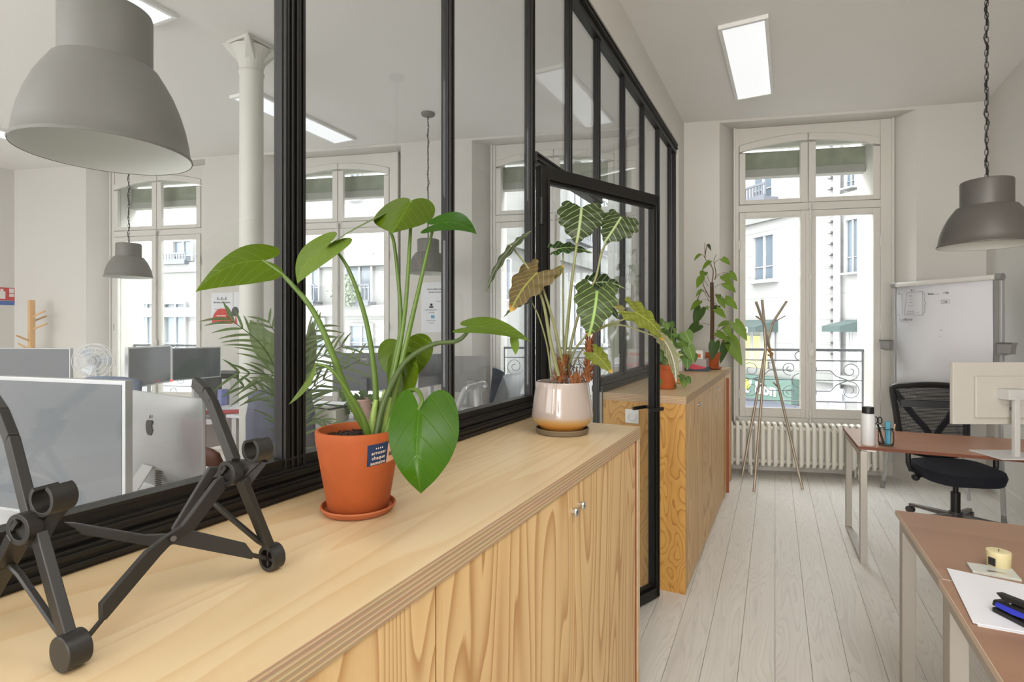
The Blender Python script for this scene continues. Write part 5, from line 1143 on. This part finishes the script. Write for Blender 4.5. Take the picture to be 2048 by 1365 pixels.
for pts in ([(250, 900), (330, 820), (480, 700), (560, 640)], [(260, 880), (350, 780), (440, 600)], [(240, 880), (280, 700), (250, 400), (240, 250)], [(280, 900), (400, 870), (520, 800), (600, 800)], [(300, 900), (430, 880), (440, 1000), (410, 1070)], [(370, 1160), (450, 1060), (560, 1060), (600, 1090)], [(220, 880), (180, 1000), (160, 1200)], [(260, 880), (340, 560), (340, 330), (330, 220)], [(270, 890), (420, 640), (560, 520), (620, 400)]):
    petiole(po, plain('vine_green', (120, 130, 70), .6), [(*Z9(*p), kp-.03) for p in pts], .003, .0016, 'vine')
# dark little plant behind the books
pd0 = atz(1389, 722, 1.103); kd = pd0.dot(FX)+.0
dkp = thing('potted_plant', 'small dark leaved plant behind the stack of boxes', 'plant', pd0)
claypot(dkp, .05, .10, plain('dark_pot', (60, 58, 56), .6))
for i in range(16):
    rr = random.Random(i+90); a = (1389+rr.uniform(-8, 8), 692+rr.uniform(-4, 6)); b_ = (a[0]+rr.uniform(-14, 14), a[1]+rr.uniform(-22, -2)); l_ = math.hypot(b_[0]-a[0], b_[1]-a[1]); nx, ny = -(b_[1]-a[1])/l_*4, (b_[0]-a[0])/l_*4
    plf(dkp, gd_, (*a, kd), (*b_, kd-.03), (nx, ny, .02), (-nx, -ny, -.02), (0, -2, 0))
# boxes and magazines
def boxpx(name, x0, x1, y0, y1, k, dep, mat, label, cat, rz=0, base_z=None):
    a = at(x0, y1, k); b_ = at(x1, y1, k); c = (a+b_)/2; w_ = (b_-a).length; h = (y1-y0)*k/1080
    o = B().box(-w_/2, w_/2, 0, dep, 0, h).obj(name, mat, None, bevel=.0015); z = c.z if base_z is None else base_z; o.location = (c.x, c.y, z); o.rotation_euler = (0, 0, rz); tag(o, label, cat); return o
red = plain('coral_red', (214, 74, 92), .5); bk_m = plain('slate_blue', (66, 84, 96), .6); wbox = plain('white_box', (222, 218, 214), .6); orange = plain('orange_print', (214, 96, 56), .5); greenp = plain('lime_print', (196, 206, 130), .6)
kb = 4.78; zb_ = 1.1012
o1 = boxpx('book', 1362, 1414, 735, 742, kb, .20, bk_m, 'slate blue book at the bottom of the little stack', 'book', 0, zb_); h1_ = 7*kb/1080
o2 = boxpx('box', 1364, 1411, 718, 735, kb, .18, plain('grey_box', (170, 160, 158), .5), 'grey box with a pink cloth print lying on the blue book', 'box', 0, zb_+h1_+.0005); h2_ = 17*kb/1080
B().poly([(-.10, -.001, h2_*.9), (-.02, -.001, h2_*.45), (.06, -.001, h2_*.2), (.10, -.001, h2_*.1), (.10, -.001, -.004), (.02, -.001, -.018), (-.02, -.001, -.012), (-.10, -.001, .004)], (0, -.004, 0)).obj('pink_cloth', red, o2)
o3 = boxpx('box', 1374, 1405, 701, 718, kb, .15, wbox, 'white box with an orange picture on top of the little stack', 'box', 0, zb_+h1_+h2_+.001); B().box(-.045, .05, -.001, 0, .012, .045).obj('orange_picture', orange, o3)
o4 = boxpx('box', 1340, 1364, 698, 742, 4.72, .12, wbox, 'upright white box with a lime print beside the stack of boxes', 'box', 0, zb_); B().box(-.045, .045, -.001, 0, .12, .17).obj('lime_print', greenp, o4); B().box(-.045, .02, -.001, 0, .06, .075).obj('orange_stripe', orange, o4)
boxpx('wood_block', 1350, 1365, 764, 772, 3.7, .05, pine_side, 'small brown wooden block beside the trailing plant', 'block', 0, zb_)
# ------------------------------------------------------------------ left office, behind the glass
wdesk = plain('desk_white', (228, 229, 232), .35); desk_leg = plain('desk_leg_white', (214, 214, 212), .5)
def ldesk(loc, rz, w_, d_, label):
    t = thing('desk', label, 'desk', loc, rz)
    B().box(0, w_, 0, d_, .715, .74).obj('desktop', wdesk, t, bevel=.002)
    q = B()
    for x in (.03, w_-.08):
        q.box(x, x+.05, .03, .08, 0, .715); q.box(x, x+.05, d_-.08, d_-.03, 0, .715); q.box(x, x+.05, .08, d_-.08, .66, .715)
    q.obj('leg_frame', desk_leg, t, bevel=.002)
    B().box(.08, w_-.08, d_/2-.01, d_/2+.01, .35, .7).obj('modesty_panel', desk_leg, t)
    return t
ldesk((-3.3, .42, 0), 0, 1.45, .78, 'white desk nearest the partition, under the big computer screen at the left')
ldesk((-3.3, 1.22, 0), 0, 1.4, .6, 'white desk behind the silver computer with its back to us')
ldesk((-4.45, 2.05, 0), R_(90), 2.1, .9, 'white desk of the twin monitors near the left window')
ldesk((-4.3, 2.98, 0), R_(8), 2.7, 1.0, 'long white desk behind the clay pot plant, by the middle windows')
def screen(name, p0, p1, z0, z1, front, label, cat, bez=.012, thick=.03, chin=0, body=None, dark=None, foot_=True, toward=True, deskz=.74, shape=None):
    p0 = Vector((p0.x, p0.y, 0)); p1 = Vector((p1.x, p1.y, 0)); d = (p1-p0); w_ = d.length; rz = math.atan2(d.y, d.x); c = (p0+p1)/2
    t = thing(name, label, cat, (c.x, c.y, deskz), rz); a = z0-deskz; b_ = z1-deskz
    sg_ = -1 if front else 1      # local -y faces the viewer
    body = body or alu
    B().box(-w_/2, w_/2, 0, thick, a, b_).obj('housing', body, t, bevel=.004)
    yf_ = (-.0015, .0) if front else (thick, thick+.0015)
    B().box(-w_/2+bez, w_/2-bez, yf_[0], yf_[1], a+bez+chin, b_-bez).obj('screen', dark or screen_off, t)
    if foot_:
        ys = .05 if front else -.06; q = B(); q.box(-.03, .03, min(thick*.5, ys), max(thick*.5, ys), .005, a+.12); q.box(-.11, .11, min(-.06, ys-.05), max(.09, ys+.05), 0, .008); q.obj('stand', body, t, bevel=.003)
    return t
scr_dark = plain('screen_dark', (84, 90, 96), .2, spec=.6)
# big screen at the left
a = at(-12, 749, 2.10); b_ = at(250, 761, 1.90)
m1 = screen('computer_screen', a, b_, .775, 1.295, True, 'big silver framed computer screen filling the lower left, switched off', 'computer', bez=.015, thick=.03)
# silver all-in-one seen from behind
a = at(253, 780, 2.50); b_ = at(405, 802, 2.17); p0 = Vector((a.x, a.y, 0)); p1 = Vector((b_.x, b_.y, 0)); d = p1-p0; wv = d.length
im = thing('all_in_one_computer', 'silver all-in-one computer showing its back with a dark apple emblem', 'computer', ((p0.x+p1.x)/2, (p0.y+p1.y)/2, .74), math.atan2(d.y, d.x))
zt = 1.195-.74
q = B(); hh = zt-.05
q.poly([(x, 0, z+.05+hh/2) for x, z in rbox(wv, hh, .018, 4)], (0, .012, 0))
gx, gz = 18, 14
for j in range(gz+1):
    for i in range(gx+1):
        a, c = -1+2*i/gx, -1+2*j/gz; q.v.append(Vector((a*wv/2*.985, -.034*(1-a**4)*(1-c**4), .05+hh/2+c*hh/2*.985)))
o0 = len(q.v)-(gx+1)*(gz+1)
for j in range(gz):
    for i in range(gx): k = o0+j*(gx+1)+i; q.f.append((k, k+1, k+gx+2, k+gx+1))
hs = q.obj('housing', alu, im, smooth=True)
B().box(-wv/2+.004, wv/2-.004, .012, .016, .06, zt-.004).obj('screen', black_plastic, im)
# apple emblem
ap = [(x*.033, z*.037) for x, z in ((0, .72), (.18, .80), (.42, .84), (.68, .72), (.80, .56), (.66, .44), (.56, .26), (.58, .06), (.70, -.10), (.88, -.20), (.80, -.45), (.62, -.72), (.42, -.92), (.25, -.95), (0, -.86), (-.22, -.95), (-.42, -.92), (-.66, -.70), (-.86, -.32), (-.92, .1), (-.84, .48), (-.62, .74), (-.36, .84), (-.14, .78))]
cx_, cz_ = -.03, .315
em = B().poly([(cx_+x, -.0365, cz_+z) for x, z in ap], (0, .001, 0)); lf = [(x*.033, z*.037) for x, z in ((.02, .98), (.06, 1.22), (.25, 1.44), (.38, 1.48), (.36, 1.24), (.2, 1.03))]
em.poly([(cx_+x, -.0365, cz_+z) for x, z in lf], (0, .001, 0)); em.obj('emblem', dark_grey, im)
q = B(); q.poly([(-.09, -.03, .15), (.0, -.03, .15), (.0, -.13, .0), (-.09, -.13, .0)], (0, -.006, 0)); q.box(-.09, .0, -.14, .06, 0, .005); q.obj('stand', alu, im, bevel=.002)
q = B()
for r in range(9):
    for c in range(3): q.box(.02+c*.016, .031+c*.016, -.0375, -.03, .06+r*.009, .064+r*.009)
q.obj('vents', dark_grey, im)
q = B(); p = at(322, 975, 1.95); q.tube([(p.x+.04*math.cos(i*.314), p.y+.04*math.sin(i*.314), .765) for i in range(20)], .006, 6, close=True); q.cyl((p.x, p.y, .742), (p.x, p.y, .763), .045, n=24)
single(q, 'cable_reel', plain('slate_disc', (92, 104, 122), .4), 'small round grey-blue disc on the desk under the silver computer', 'disc', (p.x, p.y, .742), smooth=True)
a = at(-30, 704, 4.6); b_ = at(140, 699, 4.45)
screen('monitor', a, b_, .95, 1.315, True, 'grey monitor top showing above the big screen at far left', 'monitor', bez=.008)
a = at(257, 694, 4.35); b_ = at(342, 691, 5.0)
m2 = screen('monitor', a, b_, .985, 1.325, True, 'left one of the twin grey monitors before the left window', 'monitor', bez=.012)
a = at(344, 697, 5.15); b_ = at(442, 694, 5.6)
screen('monitor', a, b_, .975, 1.29, True, 'right one of the twin grey monitors before the left window', 'monitor', bez=.012)
led_r = B().ball(at(343, 762, 4.9), .012, 5); single(led_r, 'power_light', emis('red_led', (255, 60, 60), 2.0), 'small glowing red power light between the twin monitors', 'light', at(343, 762, 4.9))
a = at(666, 708, 5.0); b_ = at(792, 704, 5.05)
dl_ = screen('monitor', a, b_, .90, 1.25, False, 'dark grey monitor seen from behind with a round logo, among the palm leaves', 'monitor', body=plain('monitor_grey', (116, 119, 124), .45), bez=.01, foot_=True)
wl = (b_-a).length
q = B(); 
for k in range(2): q.tube([(.0+.038*math.cos(i*.2618), -.003, .45+.038*math.sin(i*.2618)) for i in range(24)], .0022, 5, close=True)
lg = q.obj('logo_ring', white_plastic, dl_, smooth=True); text('logo', 'DELL', .026, white_plastic, lg, frame_mtx((0, -.003, .45), (1, 0, 0), (0, 0, 1)), .0006)
a = at(836, 712, 4.9); b_ = at(896, 708, 5.4)
screen('monitor', a, b_, .93, 1.24, True, 'grey monitor partly hidden by the dark post behind the tall plant', 'monitor', bez=.008)
a = at(905, 713, 5.15); b_ = at(973, 712, 5.2)
screen('computer_screen', a, b_, .87, 1.215, False, 'flat grey screen back right of the middle post, behind the curved chair', 'computer', body=plain('screen_back', (150, 148, 146), .4))
# tilted dark screen near the partition
q = B().poly([at(983, 812, 3.7), at(1006, 752, 4.2), at(1044, 742, 4.35), at(1024, 806, 3.75)], (.03, .03, 0)); single(q, 'tablet_screen', plain('dark_panel', (88, 90, 94), .25), 'tilted dark screen seen edge-on at the right end of the office glass', 'computer', at(1000, 812, 3.75), bevel=.003)
# curved silver desk lamp / chair arm
q = B(); q.tube(spline([at(912, 826, 3.8), at(926, 790, 3.9), at(935, 777, 4.0), at(965, 768, 4.1), at(970, 775, 4.1)], 5), .022, 10); q.cyl(at(955, 770, 4.1), at(957, 822, 4.0), .03, n=14)
single(q, 'desk_lamp', plain('lamp_silver', (206, 206, 208), .25, metal=.4), 'curved silver desk lamp standing right of the middle post', 'lamp', at(955, 822, 4.0), smooth=True)
def lchair(loc, rz, label, mat, h=1.05, w_=.46):
    t = thing('office_chair', label, 'chair', loc, rz)
    q = B(); n_ = 8; 
    for j in range(6):
        z = .55+(h-.55)*j/5; hw = w_/2*(1 if j < 4 else .92)
        for i in range(n_+1): x = -hw+2*hw*i/n_; q.v.append(Vector((x, .22+.05*(j/5)-.05*(1-(x/hw)**2), z-(.03*(abs(x)/hw)**3 if j == 5 else 0))))
    for j in range(5):
        for i in range(n_): a = j*(n_+1)+i; q.f.append((a, a+1, a+n_+2, a+n_+1))
    q.obj('backrest', mat, t, smooth=True, solid=.03)
    B().poly([(x*.95, y*.9, .42) for x, y in rbox(w_, .46, .12)], (0, 0, .07)).obj('seat', mat, t, bevel=.01)
    q = B(); q.cyl((0, 0, .08), (0, 0, .42), .025, n=12); q.bar((0, .2, .45), (0, .24, .7), .05, .03, (1, 0, 0)); q.obj('column', dark_grey, t, smooth=True)
    for i in range(5):
        a = R_(72*i); q = B(); q.bar((0, 0, .09), (.28*math.cos(a), .28*math.sin(a), .07), .03, .03); q.cyl((.28*math.cos(a), .28*math.sin(a), .0), (.28*math.cos(a), .28*math.sin(a), .05), .022, n=10); q.obj('base_leg', dark_grey, t)
    return t
p = at(222, 757, 3.35); lchair((p.x-.1, p.y-.15, 0), R_(20), 'blue-grey office chair back beside the white fan', plain('chair_bluegrey', (120, 130, 148), .8), h=1.17)
p = at(958, 800, 5.75); lchair((p.x, p.y-.1, 0), R_(-50), 'dark blue-grey office chair right of the middle post', plain('chair_slate', (70, 78, 92), .8), h=1.06, w_=.42)
p = at(575, 800, 3.72); lchair((p.x, p.y, 0), R_(60), 'slate office chair standing behind the left post and palm', plain('chair_slate2', (104, 108, 122), .8), h=1.05)
p = at(405, 870, 3.3); lchair((p.x+.02, p.y+.05, 0), R_(200), 'brown office chair left of the white column', plain('chair_brown', (84, 58, 48), .7), h=.80, w_=.5)
# fan
p = at(188, 722, 4.15); fn = thing('desk_fan', 'white round desk fan with wire cage at the left', 'fan', (p.x, p.y, .74), YAW+R_(20)); fz = p.z-.74
fw_ = plain('fan_white', (232, 234, 236), .35); q = B()
for r in (.13, .10, .07, .04):
    for y in (-.035, .035): q.tube([(r*math.cos(i*.2618), y*(1-.0*r), fz+r*math.sin(i*.2618)) for i in range(24)], .003, 5, close=True)
for i in range(24): a = i*.2618; q.tube([(.02*math.cos(a), -.042, fz+.02*math.sin(a)), (.10*math.cos(a), -.038, fz+.10*math.sin(a)), (.131*math.cos(a), 0, fz+.131*math.sin(a)), (.10*math.cos(a), .038, fz+.1*math.sin(a))], .0014, 4)
q.obj('cage', fw_, fn, smooth=True)
for i in range(3):
    a = i*2.094; B().add([(.02*math.cos(a), -.01, fz+.02*math.sin(a)), (.11*math.cos(a-.35), .012, fz+.11*math.sin(a-.35)), (.115*math.cos(a+.35), -.015, fz+.115*math.sin(a+.35)), (.03*math.cos(a+.9), -.015, fz+.03*math.sin(a+.9))], [(0, 1, 2, 3)]).obj('blade', plain('fan_blade', (214, 220, 228), .2), fn, solid=.002)
q = B(); q.cyl((0, -.045, fz), (0, -.03, fz), .025, n=16); q.cyl((0, .03, fz), (0, .11, fz), .04, .03, n=16); q.obj('motor', plain('fan_grey', (178, 178, 180), .4), fn, smooth=True)
q = B(); q.cyl((0, .06, .01), (0, .06, fz-.02), .014, n=12); q.cyl((0, .04, 0), (0, .04, .02), .1, n=28); q.obj('base', fw_, fn, smooth=True)
# column
colp = Vector((-3.586, 2.691, 0))
t = thing('column', 'round white cast iron column with flared capital in the left office', 'column', colp)
cw = plain('column_white', (208, 207, 199), .55)
B().lathe([(0, 0), (.1, 0), (.1, .05), (.085, .08), (.082, 3.36), (.09, 3.38), (.082, 3.4), (0, 3.4)], n=32).obj('shaft', cw, t, smooth=True)
q = B(); q.lathe([(.08, 3.40), (.088, 3.44), (.105, 3.50), (.13, 3.545), (.14, 3.56), (0, 3.56)], n=24)
for a in range(4):
    an = R_(45+90*a); c, s = math.cos(an), math.sin(an); q.add([(c*.07-s*.05, s*.07+c*.05, 3.585), (c*.07+s*.05, s*.07-c*.05, 3.585), (c*.2+s*.012, s*.2-c*.012, 3.58), (c*.2-s*.012, s*.2+c*.012, 3.58), (c*.07-s*.04, s*.07+c*.04, 3.44), (c*.07+s*.04, s*.07-c*.04, 3.44), (c*.165+s*.01, s*.165-c*.01, 3.54), (c*.165-s*.01, s*.165+c*.01, 3.54)], [(0, 1, 2, 3), (7, 6, 5, 4), (0, 4, 5, 1), (1, 5, 6, 2), (2, 6, 7, 3), (3, 7, 4, 0)])
q.box(-.13, .13, -.13, .13, 3.575, 3.6); q.obj('capital', cw, t, bevel=.004)
# coat tree
ct = thing('coat_tree', 'pale pine coat tree with short pegs at the far left', 'coat stand', tuple(at(63, 657, 6.9)[:2])+(0,)); pn = plain('pale_pine', (216, 174, 124), .6)
B().box(-.03, .03, -.03, .03, .02, 1.84).obj('post', pn, ct, bevel=.006); B().lathe([(0, 0), (.2, 0), (.2, .02), (0, .03)], n=30).obj('base', pn, ct)
for i, (a, z) in enumerate(((20, 1.66), (30, 1.5), (200, 1.24), (205, 1.05), (110, 1.6), (290, 1.35))):
    a = R_(a); B().cyl((0, 0, z-.04), (.19*math.cos(a), .19*math.sin(a), z+.04), .012, n=8).obj('peg', pn, ct, smooth=True)
# extinguisher sign on the left wall
sy0, sy1 = 3.20, 3.42; sgn = thing('safety_sign', 'red fire extinguisher sign with blue strip on the left wall', 'sign', (-9.262, 3.24, 1.90), R_(90))
B().box(-.17, .15, -.006, 0, -.05, .12).obj('red_plate', plain('sign_red', (196, 62, 62), .5), sgn); B().box(-.17, .15, -.006, 0, -.11, -.055).obj('blue_plate', plain('sign_blue', (70, 104, 172), .5), sgn)
q = B(); q.box(-.04, .03, -.009, -.006, -.03, .07); q.box(-.02, .01, -.009, -.006, .07, .1); q.box(.07, .12, -.009, -.006, .05, .11); q.box(.07, .12, -.009, -.006, -.0, .04); q.obj('pictogram', white_plastic, sgn)
# posters on the piers
class FP(Plane): pass
PF = Plane(P0, FD)
def poster(x0, x1, y0, y1, label):
    u0, zb = PF.px(x0, y1); u1, _ = PF.px(x1, y1); zt_ = PF.px((x0+x1)/2, y0)[1]; zb = PF.px((x0+x1)/2, y1)[1]; c = fw((u0+u1)/2, -.002, (zb+zt_)/2)
    t = thing('poster', label, 'poster', c, FA); w_, h = (u1-u0), zt_-zb
    B().box(-w_/2, w_/2, -.0015, .0015, -h/2, h/2).obj('sheet', plain('poster_paper', (228, 230, 234), .7), t); return t, w_, h
posterred = plain('poster_red', (206, 84, 82), .7)
t, w_, h = poster(423, 466, 586, 650, 'white poster with a red semicircle on the pier between the left windows')
q = B().poly([(-w_*.48+w_*.96*(.5-.5*math.cos(math.pi*i/20)), -.0035, -h*.5+.01+w_*.48*1.35*math.sin(math.pi*i/20)*.98) for i in range(21)], (0, .0015, 0)); sc_ = q.obj('semicircle', posterred, t)
text('print', 'I - I - I', .05, text_black, t, frame_mtx((0, -.003, h*.31), (1, 0, 0), (0, 0, 1)), .002); text('print', 'Bonnes pratiques', .033, text_black, t, frame_mtx((0, -.003, h*.20), (1, 0, 0), (0, 0, 1)))
q = B(); q.box(-w_*.34, w_*.34, -.003, -.0015, h*-.02, h*-.005); q.obj('print_line', plain('print_grey', (120, 120, 126), .8), t)
q = B(); q.box(-w_*.24, w_*.18, -.005, -.0035, -h*.23, -h*.21); q.box(-w_*.16, w_*.12, -.005, -.0035, -h*.29, -h*.275); q.obj('print_line', text_white, sc_)
t, w_, h = poster(468, 483, 584, 650, 'second white poster with red and grey shapes, half behind the column')
B().poly([(-w_*.3+.05*math.cos(i*.4189), -.0035, -.04+.06*math.sin(i*.4189)) for i in range(15)], (0, .0015, 0)).obj('grey_disc', plain('print_dark', (90, 92, 96), .8), t); B().poly([(-w_*.45, -.0035, -h*.48), (0, -.0035, -h*.48), (-w_*.2, -.0035, -h*.2)], (0, .0015, 0)).obj('red_shape', posterred, t)
t, w_, h = poster(843, 896, 565, 665, 'white printed sheet with small drawings on the pier behind the lamp')
q = B(); prr = random.Random(4)
for j, (z, a, b_) in enumerate(((.36, -.28, .4), (.30, -.22, .42), (-.05, -.35, .1), (-.10, -.2, .0), (-.26, -.3, .05), (-.31, -.2, -.02), (.12, .05, .4))):
    x = a*w_
    while x < b_*w_: 
        e = prr.uniform(.006, .014); q.box(x, min(x+e, b_*w_), -.003, -.0015, z*h-.006, z*h+(.008 if j < 2 else .002)); x += e+.006
q.obj('printed_lines', plain('print_grey', (120, 120, 126), .8), t)
q = B(); q.ball((-.12*w_, -.003, .05*h), .014, 5); q.box(-.2*w_, -.05*w_, -.004, -.0015, -.01*h, .02*h); q.obj('drawing', text_black, t); B().box(-.13*w_, -.0*w_, -.004, -.0015, -.22*h, -.16*h).obj('drawing', plain('print_blue', (110, 160, 190), .7), t)
# palm in a pot behind the glass
pk_ = atz(572, 1330, 0) if False else None
pz = Vector((-2.05, 1.95, 0)) ; pz = at(578, 657, 2.92); pz.z = 0
pal = thing('potted_palm', 'feathery green palm standing behind the left post', 'plant', (pz.x, pz.y, 0))
B().lathe([(0, 0), (.13, 0), (.17, .3), (.175, .32), (.15, .32), (.145, .29), (0, .29)], n=36).obj('pot', plain('palm_pot', (150, 146, 140), .6), pal, smooth=True)
pgm = leafmat('hazed_palm_leaf', (118, 136, 92), (126, 140, 100), (140, 154, 112), .2, 2, trans=.3, rough=.5)  # greens paled to carry the haze of the partition glass
def frond(pts, n_, ln, seed, wd=.0065):
    rr = random.Random(seed); n_ = int(n_*.8); P_ = spline([at(*p) for p in pts], 10); ns = len(P_)
    B().tube(P_, [.005-.0035*i/ns for i in range(ns)], 6).obj('frond_stem', stem_d, pal, smooth=True, world=True)
    q = B()
    for i in range(n_):
        f = .3+.7*i/(n_-1); j = min(ns-2, int(f*(ns-1))); p = P_[j]; tan = (P_[j+1]-P_[j]).normalized(); L_ = 1.25*ln*(1-.5*f)*rr.uniform(.8, 1.1)
        for s in (-1, 1):
            sd = tan.cross(FX).normalized()*s; d = (tan*.9+sd*.65+FX*rr.uniform(-.25, .25)).normalized()
            tp = p+d*L_+Vector((0, 0, -L_*.25)); sv = d.cross(FX).normalized()*wd
            leaf(p, tp, sv, -sv, (0, 0, L_*.06), shape=BLADE, K=1, dens=1, bm_=q)
    q.obj('leaflets', pgm, pal, smooth=True, world=True, auto=False)['kind'] = 'stuff'
frond([(575, 1000, 2.88), (565, 800, 2.7), (530, 700, 2.6), (452, 632, 2.5)], 16, .22, 1)
frond([(580, 1000, 2.88), (575, 850, 2.7), (560, 760, 2.65), (470, 745, 2.5)], 12, .22, 2)
frond([(580, 1000, 2.88), (580, 880, 2.7), (560, 800, 2.65), (480, 772, 2.55)], 10, .20, 3)
frond([(580, 1000, 2.88), (590, 830, 2.8), (610, 740, 2.85), (690, 690, 2.95)], 14, .24, 4)
frond([(580, 1000, 2.88), (590, 860, 2.8), (620, 780, 2.85), (720, 720, 2.95)], 14, .24, 5)
frond([(580, 1000, 2.88), (588, 800, 2.8), (600, 700, 2.85), (640, 650, 2.9)], 12, .24, 6)
frond([(578, 1000, 2.88), (572, 800, 2.7), (565, 700, 2.7), (535, 640, 2.65)], 12, .22, 7)
frond([(580, 1000, 2.88), (592, 900, 2.7), (620, 840, 2.7), (670, 850, 2.7)], 8, .16, 8)
# broad sword-leaf plant in front of it
for a, b_, wv_, bw in (((612, 760), (626, 642), 12, 0), ((603, 752), (596, 668), 14, 0), ((560, 740), (500, 640), 22, 0)):
    kk = 2.9; dx, dy = b_[0]-a[0], b_[1]-a[1]; l_ = math.hypot(dx, dy); nx, ny = -dy/l_*wv_, dx/l_*wv_
    plf(pal, pgm, (*a, kk), (*b_, kk), (nx, ny, .02), (-nx, -ny, -.02), (0, 0, 0), shape=OVAL)
# little ivy pot on the long desk
p = atz(724, 838, .742); iv = thing('potted_plant', 'small trailing green plant in a pink pot paled for glass haze on the long white desk', 'plant', p)
kq = p.dot(FX); B().lathe([(0, 0), (.062, 0), (.085, .15), (.09, .152), (.09, .165), (.075, .165), (.07, .14), (0, .14)], n=32).obj('pot', plain('hazed_pink_pot', (214, 176, 160), .6), iv, smooth=True)  # pot colour is lightened to stand for haze on the glass
rb = random.Random(21)
for i in range(40):
    a = (724+rb.uniform(-42, 34), 795+rb.uniform(-14, 22)); 
    if rb.random() < .35: a = (690+rb.uniform(-20, 12), 812+rb.uniform(-10, 20))
    l_ = rb.uniform(9, 20); an = rb.uniform(.3, 2.8); b_ = (a[0]+l_*math.cos(an), a[1]+l_*math.sin(an)*.9); nx, ny = -math.sin(an)*l_*.4, math.cos(an)*l_*.4
    kk = kq+rb.uniform(-.1, .1); plf(iv, gv if i % 3 else gv2, (*a, kk), (*b_, kk-.02), (nx, ny, .02), (-nx, -ny, -.02), (0, 0, 0))
# boxes, papers and small things on the desks
def lbox(name, x, y, z, k_, sx_, sy_, sz_, mat, label, cat, rz=0):
    p = at(x, y, k_); o = B().box(-sx_/2, sx_/2, -sy_/2, sy_/2, 0, sz_).obj(name, mat, None, bevel=.002); o.location = (p.x, p.y, z); o.rotation_euler = (0, 0, rz); return tag(o, label, cat)
cream_m = plain('cream_board', (206, 204, 190), .7)
lbox('storage_box', 652, 846, .742, 4.3, .28, .24, .10, cream_m, 'cream cardboard box on the long desk behind the clay pot', 'box', R_(20)); 
q = B(); p = at(652, 832, 4.3); 
for a, b_ in (((-.13, -.09), (.13, -.09)), ((.13, -.09), (.13, .09)), ((.13, .09), (-.13, .09)), ((-.13, .09), (-.13, -.09))): q.bar((p.x+a[0], p.y+a[1], .855), (p.x+b_[0], p.y+b_[1], .855), .012, .012)
single(q, 'tray_frame', dark_grey, 'thin grey frame lying on the cream box', 'frame', (p.x, p.y, .849))
lbox('storage_box', 410, 880, .0, 4.5, .5, .4, .32, plain('kraft', (186, 158, 128), .8), 'tan cardboard box on the floor under the far left desk', 'box', R_(30))
lbox('red_folder', 445, 790, .7425, 4.75, .32, .2, .006, plain('folder_red', (190, 78, 84), .6), 'red folder lying on the white desk left of the column', 'folder', R_(40))
lbox('paper_sheet', 405, 790, .7425, 4.25, .3, .21, .004, paper, 'white sheet of paper beside the red folder', 'paper', R_(20))
lbox('desk_phone', 331, 782, .742, 4.55, .12, .18, .14, dark_grey, 'dark desk phone under the twin monitors', 'phone', R_(-30))
q = B(); p = at(368, 790, 4.45); q.poly([(p.x-.05, p.y, .745), (p.x+.05, p.y+.03, .745), (p.x, p.y+.06, .88), (p.x-.1, p.y+.03, .88)], (.01, -.02, 0)); single(q, 'tablet_holder', plain('holder_grey', (128, 134, 148), .5), 'slanted grey tablet holder below the right twin monitor', 'holder', (p.x, p.y, .745))
lbox('spray_can', 445, 777, .742, 5.2, .06, .06, .15, plain('lilac', (150, 156, 206), .4), 'lilac canister on the desk beside the column', 'canister')
lbox('white_box', 461, 778, .742, 5.3, .12, .1, .24, white_plastic, 'tall white box on the desk beside the column', 'box')
lbox('printer', 460, 760, .742, 5.9, .5, .4, .26, dark_grey, 'dark grey printer behind the white column', 'printer', FA)
q = B(); p = atz(-10, 1090, .742); 
for i in range(8): q.tube([p+Vector((.0, .012*i, 0))+Vector((-.12, 0, 0)), p+Vector((0.12, .012*i, 0)), p+Vector((.13, .012*i, .09))], .0012, 4)
for z in (0, .03, .06, .09): q.tube([p+Vector((.13, 0, z)), p+Vector((.13, .09, z))], .0012, 4)
single(q, 'wire_tray', steel, 'wire mesh tray in front of the big screen, far left', 'tray', p)
lbox('keyboard', 960, 815, .742, 4.4, .42, .13, .018, white_plastic, 'white keyboard on the long desk right of the middle post', 'keyboard', R_(20))
lbox('paper_sheet', 1040, 835, .742, 4.2, .3, .21, .004, paper, 'white paper sheet at the right end of the long white desk', 'paper', R_(10))
for i, (pts, lab) in enumerate((([(352, 834, 4.47), (366, 838, 4.38), (380, 833, 4.52), (392, 830, 4.6)], 'black cable looping under the twin monitors'), ([(398, 834, 4.5), (400, 836, 4.42), (404, 865, 4.4), (402, 895, 4.4)], 'dark cable hanging from the desk left of the column'), ([(850, 815, 5.0), (870, 812, 5.0), (885, 816, 5.0)], 'thin cable on the desk under the half hidden monitor'))):
    q = B().tube(spline([at(*p) for p in pts], 5), .004, 6); single(q, 'cable', black_plastic, lab, 'cable', at(*pts[0]), smooth=True)
pendant((-6.1, .86, 1.96), plain('lamp_white', (222, 224, 230), .4), 'white dome pendant lamp just cut by the left edge')
